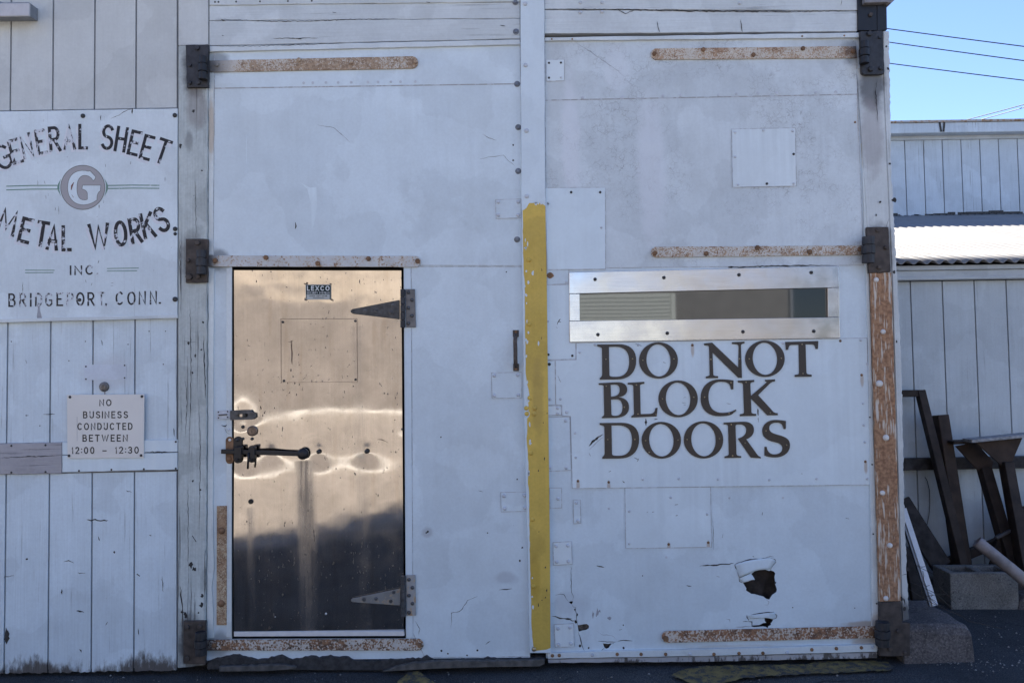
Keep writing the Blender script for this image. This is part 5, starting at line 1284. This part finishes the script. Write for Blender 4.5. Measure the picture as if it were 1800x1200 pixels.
def boards(xs_, zlo, zhi, y, mat_, name, gap, rot=0.0):
    m = MB()
    for a, b in zip(xs_[:-1], xs_[1:]):
        lo = [(a + gap, zhi), (b - gap, zhi)]
        k = 5
        bot = [(b - gap - (b - a - 2 * gap) * i / k, zlo + (rnd.uniform(-rot, rot) if rot else 0)) for i in range(k + 1)]
        m.prism(lo + bot, y, y + .012, lambda u, v, w_: Vector((u, w_, v)), 0)
    m.box(xs_[0], xs_[-1], y + .011, y + .06, zlo + .01, zhi - .002, 1)
    return m.build(name, [mat_, M_GROOVE], ab)
ze = P(1680, 494, YW).z
step = (P(1712, 494, YW).x - P(1656, 495, YW).x)
xg = P(1656, 495, YW).x
boards([xg + step * (i) for i in range(-4, 16)], -.02, ze, YW, M_BSIDE, "lower_siding", .0045)
# fascia under the eave
zt0 = P(1680, 464, YW - .14).z; 
m = MB(); z1 = P(1680, 490, YW - .05).z; z2 = P(1680, 474, YW - .07).z; z3 = P(1680, 465, YW - .09).z
m.box(X0 - .3, 9, YW - .05, YW - .001, z1 - .005, z2); m.box(X0 - .3, 9, YW - .07, YW - .001, z2 + .001, z3); m.box(X0 - .3, 9, YW - .058, YW - .0512, z1 - .004, z1 + .018)
m.build("fascia", M_FASC, ab, .003)
# corrugated roof
m = MB(); zr0 = z3 + .012; zr1 = P(1680, 381, YU).z
per = .085; nx_ = int(7.2 / (per / 8)); rows = 14
for j in range(rows + 1):
    t = j / rows
    y = (YW - .13) + (YU - YW + .13) * t
    for i in range(nx_ + 1):
        x = X0 - .25 + 7.2 * i / nx_
        lap = .012 if t > .16 else 0
        m.v.append(Vector((x, y, zr0 + (zr1 - zr0) * t + .013 * math.sin(2 * math.pi * x / per) + lap + .004 * mnoise.noise(Vector((x * 2, y * 2, 0))))))
for j in range(rows):
    for i in range(nx_):
        a = j * (nx_ + 1) + i; m.f.append([a, a + 1, a + nx_ + 2, a + nx_ + 1]); m.m.append(0)
a_ = Mat("white_roof_metal")
rr = a_.bright((.27, .26, .25), a_.step(a_.noise(3, 5, .6), .25, .75, .9, 1.06))
rr = a_.mix(a_.m('MULTIPLY', a_.step(a_.noise(12, 4, .65, st=(1, .25, 1)), .58, .75), .35), rr, (.19, .165, .14))
ro = m.build("corrugated_roof", a_.out(rr, .6, 0, None, .3), ab, smooth=True)
md = ro.modifiers.new("thickness", 'SOLIDIFY'); md.thickness = .004; md.offset = -1
# upper storey
zb, zt_ = P(1680, 380, YU).z, P(1680, 246, YU).z
stu = P(1690, 250, YU).x - P(1657, 250, YU).x
xu = P(1590, 250, YU).x
boards([xu + stu * (i) for i in range(-30, 26)], zb + .02, zt_, YU, M_BUP, "upper_siding", .006, .02)
m = MB(); n = 90
for i in range(n):
    if rnd.random() < .55:
        x = X0 + rnd.uniform(0, 6); L = rnd.uniform(.04, .22)
        m.box(x, x + L, YU - .004 - i * 1e-5, YU - .001, zb + .005, zb + .03 + rnd.uniform(0, .03))
m.build("rotted_edge", M_ROT, ab)
m = MB(); zf0, zf1 = P(1680, 236, YU - .02).z, P(1680, 212, YU - .14).z
m.box(X0 - 6, 11, YU - .022, YU + .06, zt_ + .001, zf0 + .03); m.build("frieze_board", M_FASC, ab, .003)
m = MB(); zg0 = P(1680, 233, YU - .14).z; m.box(X0 - 6, 11, YU - .14, YU + .06, zg0, zf1 - .02); m.build("gutter", M_BUP, ab, .006)
m = MB(); m.box(X0 - 6, 11, YU - .155, YU + 5, zf1 - .019, zf1 + .005); m.build("roof_edge", rusty("rusty_roof_edge", (.35, .34, .34), .5, fine=30, big=4), ab)
m = MB()
for dx, s_ in ((0, 1), (.055, -1)):
    x = P(1652, 222, YU - .145).x + dx
    m.beam((x, YU - .146, zf1 - .02), (x + s_ * .014, YU - .146, zg0 + .01), .02, .006, (0, 1, 0))
m.build("gutter_stain", M_ROT, ab)
m = MB(); m.box(X0 - 6, 11, YU + .07, YU + 6, -.02, zf1 - .03); m.box(X0 - .3, 9, YW + .07, YU, -.02, ze - .1); m.build("inner_wall", M_DARK, ab)

# ================================================================== power lines
M_CABLE = flat("cable_black", (.025, .025, .03), .5)
def cable(p0, p1, y0, y1, r, label, grp="overhead lines against the sky"):
    a, b = P(*p0, y0), P(*p1, y1)
    d = b - a
    t = thing("power_line", label, "power line", b, grp)
    pts = []
    for i in range(-5, 33):
        u = i / 8
        q = a + d * u; q.z += .012 * (u - .0) * (u - 1.0) * 1.0
        pts.append(q)
    m = MB(); m.tube(pts, r, 6); m.build("cable", M_CABLE, t, smooth=True)
cable((1562, 51), (1800, 82), 13, 12, .011, "highest of the three dark wires sloping down to the right across the sky")
cable((1566, 75), (1800, 107), 13.2, 12.2, .011, "middle of the three dark wires sloping down to the right across the sky")
cable((1566, 112), (1800, 141.5), 13.4, 12.4, .011, "lowest of the three dark wires sloping down to the right across the sky")
cable((1710, 208), (1800, 184), 24, 22, .016, "upper of two thin wires rising right over the shed roofline")
cable((1735, 207.5), (1800, 189), 24, 22, .016, "lower of two thin wires rising right over the shed roofline")

# ================================================================== scrap in the alley
def at(px, py, y): return P(px, py, y)
def beam_px(p0, p1, y0, y1, wpx, dep, name, label, cat, mat, grp=None, extra=None, lip_=None):
    a, b = at(*p0, y0), at(*p1, y1)
    sc = FPX / ((a.y + b.y) / 2 - CAM.y)
    t = thing(name, label, cat, b, grp)
    m = MB(); m.beam(a, b, wpx / sc, dep, (0, -1, .15))
    if extra: extra(m, a, b, sc)
    m.build("bar", mat, t, .003)
    return t
# rail on the back wall
rt = thing("wall_rail", "long dark weathered timber rail fixed low along the back shed wall", "rail", at(1700, 815, YW - .05))
m = MB(); q0, q1 = at(1560, 816, YW - .05), at(1990, 808, YW - .05); m.beam(q0, q1, .05, .078, (0, 0, 1)); m.build("timber", flat("dark_timber", (.040, .037, .036), .9, var=.6, scale=20, bump=.7, bscale=60), rt, .004)
# bent steel frame
fr_ = thing("angle_iron", "dark rusty bent angle-iron frame, tallest piece leaning beside the corner post", "angle iron", G(1695, 1000))
m = MB()
y0, y1 = 1.20, 1.02
m.beam(at(1520, 692, y0 + .02), at(1624, 691, y0), .05, .045, (0, 0, 1))
m.beam(at(1617, 686, y0), at(1694, 1000, y1), .052, .05, (0, -1, .2)); m.build("angle_bar", M_JUNK, fr_, .003)
bt = thing("steel_beam", "thick dark brown square steel tube leaning behind the concrete block", "steel beam", at(1696, 1020, .95))
m = MB(); m.beam(at(1653, 729, 1.18), at(1700, 1035, 1.06), .075, .075, (0, -1, .2)); m.build("tube", M_JUNK2, bt, .004)
m = MB(); m.beam(at(1646, 733, 1.21), at(1688, 1035, 1.08), .014, .1, (0, -1, .2)); m.build("flange", M_JUNK, bt, .002)
def stanchion(head, topbar, stem0, stem1, y, lab, w_=.068):
    t = thing("steel_stanchion", lab, "steel stanchion", at(*stem1, y - .15), "scrap stanchions with flared heads")
    m = MB(); m.slab(head, y, .012); 
    m.build("gusset_plate", M_JUNK2, t, .002)
    m = MB(); m.beam(at(*stem0, y + .0), at(*stem1, y - .15), w_, .05, (0, -1, .2)); m.beam(at(stem0[0] - 7, stem0[1], y + .05), at(stem1[0] - 9, stem1[1], y - .10), .012, .09, (0, -1, .2)); m.build("stem", M_JUNK, t, .003)
    m = MB(); a, b = at(*topbar[0], y - .02), at(*topbar[1], y - .02); m.beam(a, b, .10, .020, (0, 0, 1)); m.build("top_plate", topbar[2], t, .002)
stanchion([(1680, 784), (1716, 777), (1747, 812), (1741, 829), (1722, 829), (1700, 806)], ((1669, 777), (1716, 775), M_JUNK), (1731, 822), (1786, 1010), 1.12, "dark steel stanchion with flared head, the left and lower of the two")
stanchion([(1712, 775), (1799, 766), (1778, 815), (1762, 819)], ((1700, 774), (1812, 763), flat("pale_plate_edge", (.26, .27, .29), .6, .3, var=.4, scale=40)), (1770, 812), (1806, 1010), 1.00, "dark steel stanchion with flared pale-edged head, the right and nearer of the two", .062)
# heap of dark rusted plates low at the right
hp_ = thing("scrap_plate", "large dark rusted steel plate leaning low behind the grey pipe", "scrap plate", at(1790, 1010, .95))
m = MB(); m.slab([(1735, 1010), (1760, 930), (1800, 890), (1890, 880), (1900, 1040), (1740, 1045)], 1.02, .02); m.build("plate", M_JUNK, hp_, .003)
beam_px((1655, 992), (1835, 920), 1.18, 1.16, 14, .06, "steel_beam", "dark low steel bar slanting up to the right behind the cinder block", "steel beam", M_JUNK)
beam_px((1750, 945), (1850, 893), 1.0, 1.0, 5, .03, "metal_rod", "thin greyish metal rod lying among the dark scrap at right", "rod", flat("grey_rod", (.14, .14, .15), .6, .5))
# leaning dark plank and boards by the corner
beam_px((1582, 880), (1655, 995), 1.15, 1.05, 34, .03, "leaning_plank", "wide dark rotten plank leaning down to the right beside the corner post", "plank", flat("dark_rotten_wood", (.032, .027, .026), .9, var=.5, scale=18, bump=.7, bscale=70))
beam_px((1598, 960), (1616, 1062), .42, .40, 24, .03, "dark_board", "short upright dark board in the shadow just behind the corner post", "board", flat("dark_board_wood", (.024, .021, .021), .9, var=.5, scale=18, bump=.6, bscale=70))
ws = thing("white_strip", "narrow white painted strip leaning from the corner post onto the concrete kerb block", "strip", at(1645, 1062, .22))
m = MB(); a, b = at(1588, 893, .34), at(1644, 1064, .20); m.beam(a, b, .030, .008, (0, -1, .1)); m.build("face", flat("white_strip_paint", (.60, .63, .67), .5, var=.06), ws, .001)
m = MB(); m.beam(a + Vector((-.021, .012, -.006)), b + Vector((-.021, .012, -.006)), .010, .02, (0, -1, .1)); m.build("edge", flat("grey_strip_edge", (.22, .23, .25), .5, .4), ws)
# concrete kerb block
M_CONC = Mat("rough_dark_concrete")
a_ = M_CONC
cc = a_.mix(a_.step(a_.noise(90, 4, .7), .3, .7), (.055, .048, .047), (.15, .135, .13))
cc = a_.bright(cc, a_.step(a_.noise(6, 5, .6), .25, .75, .65, 1.25))
cc = a_.mix(a_.m('MULTIPLY', a_.step(a_.vor(70, 'F1'), .22, .12), .5), cc, (.30, .27, .26))
M_CONC = a_.out(cc, .9, 0, a_.bump(a_.noise(110, 4, .7), .8, .005))
kb_ = thing("kerb_block", "low rounded dark concrete block on the ground at the foot of the corner post", "concrete block", G(1650, 1154))
xl, xr = P(1590, 1154, .0).x, P(1710, 1154, .0).x
zt1 = P(1650, 1096, .02).z
m = MB(); n = 22
prof = []   # section across x: flat top, rounded right shoulder
for j in range(13):
    y = .0 + .36 * j / 12
    fall = 1.0 if j else 0.0
    hz = zt1 + .015 * (j / 12) - (.018 if j == 0 else 0)
    row = []
    W = (xr - xl) * (1 - .04 * (j / 12) ** 1.5)
    pts = [(xl, -.01), (xl, hz)] + [(xl + W * t, hz) for t in (.2, .4, .6, .78)] + [(xl + W - .032 + .032 * math.sin(rad(a)), hz - .036 + .032 * math.cos(rad(a))) for a in (10, 30, 50, 70, 90)] + [(xl + W + .006, hz * .4), (xl + W + .012, -.01)]
    for (x, z) in pts:
        q = Vector((x, y + (.012 if (j == 0 and z > hz - .02) else 0), z)); d = mnoise.noise(q * 14) * .006 + mnoise.noise(q * 45) * .0025
        row.append(q + Vector((d, d * .8, d)))
    prof.append(row)
k_ = len(prof[0])
m.v = [q for r_ in prof for q in r_]
for j in range(12):
    for i in range(k_ - 1):
        m.f.append([j * k_ + i, j * k_ + i + 1, (j + 1) * k_ + i + 1, (j + 1) * k_ + i]); m.m.append(0)
m.f.append(list(range(k_))); m.m.append(0); m.f.append([12 * k_ + i for i in reversed(range(k_))]); m.m.append(0)
o = m.build("block", M_CONC, kb_, smooth=False); md = o.modifiers.new("edge", 'BEVEL'); md.width = .008; md.segments = 2; md.angle_limit = rad(35)
# cinder block
cb = thing("cinder_block", "grey hollow concrete block with two open cells on the asphalt", "concrete block", G(1735, 1069))
o0 = G(1672, 1069.5); o1 = G(1792, 1069)
ux = (o1 - o0); ux.z = 0; L = ux.length; ux.normalize(); uy = Vector((-ux.y, ux.x, 0))
bk = P(1650, 990, 1).x
H = P(1672, 1007, o0.y).z
def fm(u, v, w_): return Vector((o0.x, o0.y, 0)) + ux * u + uy * v + Vector((0, 0, w_))
D_ = L * .50
m = MB()
m.prism([(0, 0), (L, 0), (L, D_), (0, D_)], H, -.01, fm, 0, [[(L * .10, D_ * .18), (L * .45, D_ * .18), (L * .44, D_ * .80), (L * .11, D_ * .80)], [(L * .54, D_ * .18), (L * .90, D_ * .18), (L * .89, D_ * .80), (L * .55, D_ * .80)]])
a_ = Mat("cinder_concrete")
cc = a_.mix(a_.step(a_.noise(130, 4, .7), .3, .7), (.13, .126, .118), (.27, .26, .24)); cc = a_.bright(cc, a_.step(a_.noise(5, 5, .6), .25, .75, .7, 1.2))
cc = a_.mix(a_.m('MULTIPLY', a_.step(a_.noise(60, 2), .64, .70), .7), cc, (.04, .038, .036))
o = m.build("block", a_.out(cc, .95, 0, a_.bump(a_.noise(120, 4, .7), .9, .005)), cb, .006, segs=2)
m = MB(); m.add([fm(L * .08, D_ * .15, .02), fm(L * .92, D_ * .15, .02), fm(L * .92, D_ * .83, .02), fm(L * .08, D_ * .83, .02)], [[0, 1, 2, 3]]); m.build("cell_dirt", flat("dirt", (.02, .018, .016), .95), cb)
# plastic pipe
pv = thing("plastic_pipe", "dirty pale grey pipe end resting over the corner of the cinder block", "pipe", at(1760, 985, .80))
m = MB(); a, b = at(1717, 951, .72), at(1830, 1043, .58)
d = (b - a).normalized(); ra, n = .036, 20
e1 = d.cross(Vector((0, 0, 1))).normalized(); e2 = e1.cross(d)
for (c, r_) in ((a + d * .012, ra), (b, ra), (a, ra * .97), (a, ra * .84), (a + d * .12, ra * .84)):
    for k in range(n): m.v.append(c + (e1 * math.cos(2 * math.pi * k / n) + e2 * math.sin(2 * math.pi * k / n)) * r_)
for (i, j) in ((1, 0), (0, 2), (2, 3), (3, 4)):
    for k in range(n): m.f.append([i * n + k, i * n + (k + 1) % n, j * n + (k + 1) % n, j * n + k]); m.m.append(0)
m.f.append([n + k for k in range(n)]); m.m.append(0); m.f.append([4 * n + k for k in range(n)]); m.m.append(1)
m.build("pipe", [flat("dirty_pvc", (.24, .215, .215), .6, var=.35, scale=14, bump=.2), M_DARK], pv, smooth=False).data.polygons.foreach_set("use_smooth", [True] * (n * 4) + [False] * 2)
rk = thing("broken_stone", "pale broken slab piece at the right foot of the cinder block", "stone", G(1798, 1070))
m = MB(); m.slab(rough_poly([(1789, 1072), (1792, 1058), (1803, 1048), (1830, 1046), (1835, 1074)], 4, 1), o0.y + .0 - .02, .12); m.build("stone", M_CONC, rk, .004)
cw = thing("crumpled_scrap", "small pale crumpled metal scrap lying on the back of the cinder block", "scrap", at(1722, 951, .9))
m = MB(); 
pts = [at(1712 + i * 2.2, 946 + 5 * rnd.random(), .9 + .02 * rnd.random()) for i in range(10)] + [at(1712 + i * 2.2, 956 + 5 * rnd.random(), .9 + .02 * rnd.random()) for i in range(10)]
m.add(pts, [[i, i + 1, i + 11, i + 10] for i in range(9)]); o = m.build("foil", flat("foil", (.30, .32, .34), .5, .5), cw); md = o.modifiers.new("thickness", 'SOLIDIFY'); md.thickness = .004
# wires and dry stems
wr = thing("loose_wire", "thin dark wire hanging in a bow against the shed wall", "wire", at(1635, 900, 1.2))
m = MB(); m.tube([at(x, y, 1.27) for x, y in ((1626, 838), (1630, 845), (1634, 862), (1634.5, 885), (1633, 905), (1630, 920), (1626, 932), (1620, 938))], .0022, 5); m.build("wire", M_CABLE, wr, smooth=True)
wr = thing("dry_bramble", "tangle of thin dark dry stems around the white strip and kerb block", "dry stems", G(1640, 1100))
for pts in ([(1612, 993), (1620, 996), (1626, 995)], [(1622, 1003), (1624, 1012), (1622, 1024), (1627, 1030), (1634, 1028)], [(1597, 1034), (1615, 1046), (1640, 1060), (1665, 1072), (1690, 1082)], [(1609, 993), (1640, 1008)], [(1630, 1046), (1640, 1056), (1647, 1062), (1660, 1066)], [(1620, 1050), (1640, 1045), (1662, 1044)], [(1632, 1040), (1640, 1045), (1634, 1050), (1644, 1056)], [(1620, 1030), (1621, 1055)], [(1650, 1030), (1680, 1060)], [(1600, 1022), (1640, 1040), (1700, 1090), (1760, 1104)]):
    m = MB(); yy = rnd.uniform(.12, .2); m.tube([at(x, y, yy + rnd.uniform(-.01, .01)) for x, y in pts], .0016, 5); m.build("stem", flat("dry_stem_%d" % len(bpy.data.materials), (.045, .038, .033), .8), wr, smooth=True)
# pebbles
m = MB()
M_PEB = flat("pale_pebble", (.22, .215, .205), .85, var=.6, scale=60)
for i in range(190):
    if i < 70: px, py = rnd.uniform(1625, 1760), 1158 + abs(rnd.gauss(0, 7))
    elif i < 140: px, py = rnd.uniform(1700, 1800), rnd.uniform(1075, 1190)
    else: px, py = rnd.uniform(100, 1600), rnd.uniform(1180, 1200)
    c = G(px, py, .002); r_ = rnd.choice((.002, .003, .003, .004, .006))
    v = [c + Vector((r_ * sx_ * rnd.uniform(.7, 1.3), r_ * sy_ * rnd.uniform(.7, 1.3), r_ * sz_ * rnd.uniform(.5, 1.0))) for sx_, sy_, sz_ in ((1, 0, 0), (0, 1, 0), (-1, 0, 0), (0, -1, 0), (0, 0, 1.2), (0, 0, -.6))]
    m.add(v, [[0, 1, 4], [1, 2, 4], [2, 3, 4], [3, 0, 4], [1, 0, 5], [2, 1, 5], [3, 2, 5], [0, 3, 5]])
tag(m.build("gravel", M_PEB), "pale grit and pebbles scattered on the dark asphalt", None, None, 'stuff')

# ================================================================== what stands behind the photographer (seen in the steel and the glass)
ob_ = thing("tan_building", "tan rendered building across the yard, reflected in the steel door", "building", (-9, -17, 0))
m = MB(); m.box(-22, -2.2, -24, -17, -.02, 3.9); m.build("wall", flat("tan_render", (.175, .155, .142), .9, var=.12, scale=2), ob_)
m = MB(); m.box(-22, -2.2, -24, -17.02, 3.901, 8.2); m.build("upper_wall", flat("cream_render", (.36, .31, .255), .9, var=.06, scale=2), ob_)
lw = thing("low_wall", "low white wall across the yard, reflected in the steel door", "wall", (-9, -16, 0))
m = MB(); m.box(-22, -1.4, -16.2, -16.0, -.02, .30); m.box(-22.02, -1.38, -16.23, -15.97, .301, .35); m.build("wall", flat("white_wash", (.62, .60, .56), .8, var=.05), lw)
tr = thing("white_trailer", "white ribbed trailer across the yard, reflected in the slit window", "trailer", (1, -12, 0))
m = MB(); X_ = P(1182, 540, 0).x * (12.0 + 3.8 + 3.8 - 3.8) / 3.8
def refl(px, py, d):   # point at distance d in front of the facade seen by mirror in the plane y=0
    q = P(px, py, d); return Vector((q.x, -d, q.z))
xa, xb = refl(985, 540, 12).x, refl(1180, 540, 12).x
ztp = refl(1100, 517, 12).z
n = 26
m.box(xa, xb, -14.5, -12.03, .9, ztp)
for i in range(n): 
    z = .9 + (ztp - .9) * i / n; m.box(xa, xb - .02, -12.03, -12.0, z + .01, z + (ztp - .9) / n - .012)
m.box(xb + .001, xb + .09, -14.5, -11.98, .9, ztp); m.build("body", flat("trailer_white", (.42, .45, .43), .5), tr)
m = MB()
for x in (xa + .6, xa + 1.6):
    m.tube([(x, -12.1, .5), (x, -12.4, .5)], .5, 20)
m.build("wheel", M_BLACK, tr)
gw = thing("grey_building", "grey concrete building across the yard, reflected in the slit window", "building", (5, -13, 0))
xc, xd = refl(1386, 540, 13).x, refl(1600, 540, 13).x
m = MB(); m.box(xb - 1.2, xc, -20, -13, -.02, 4.6); m.build("wall", flat("grey_concrete", (.145, .145, .145), .9, var=.1, scale=3), gw)
m = MB(); m.box(xc + .001, xd, -20, -13.05, -.02, 4.6); m.build("glazing", M_GLASS, gw)
m = MB()
for i in range(5): m.box(xc + .05 + i * .95, xc + .10 + i * .95, -13.05, -12.99, -.02, 4.6)
m.build("mullion", M_LAMP_G, gw)
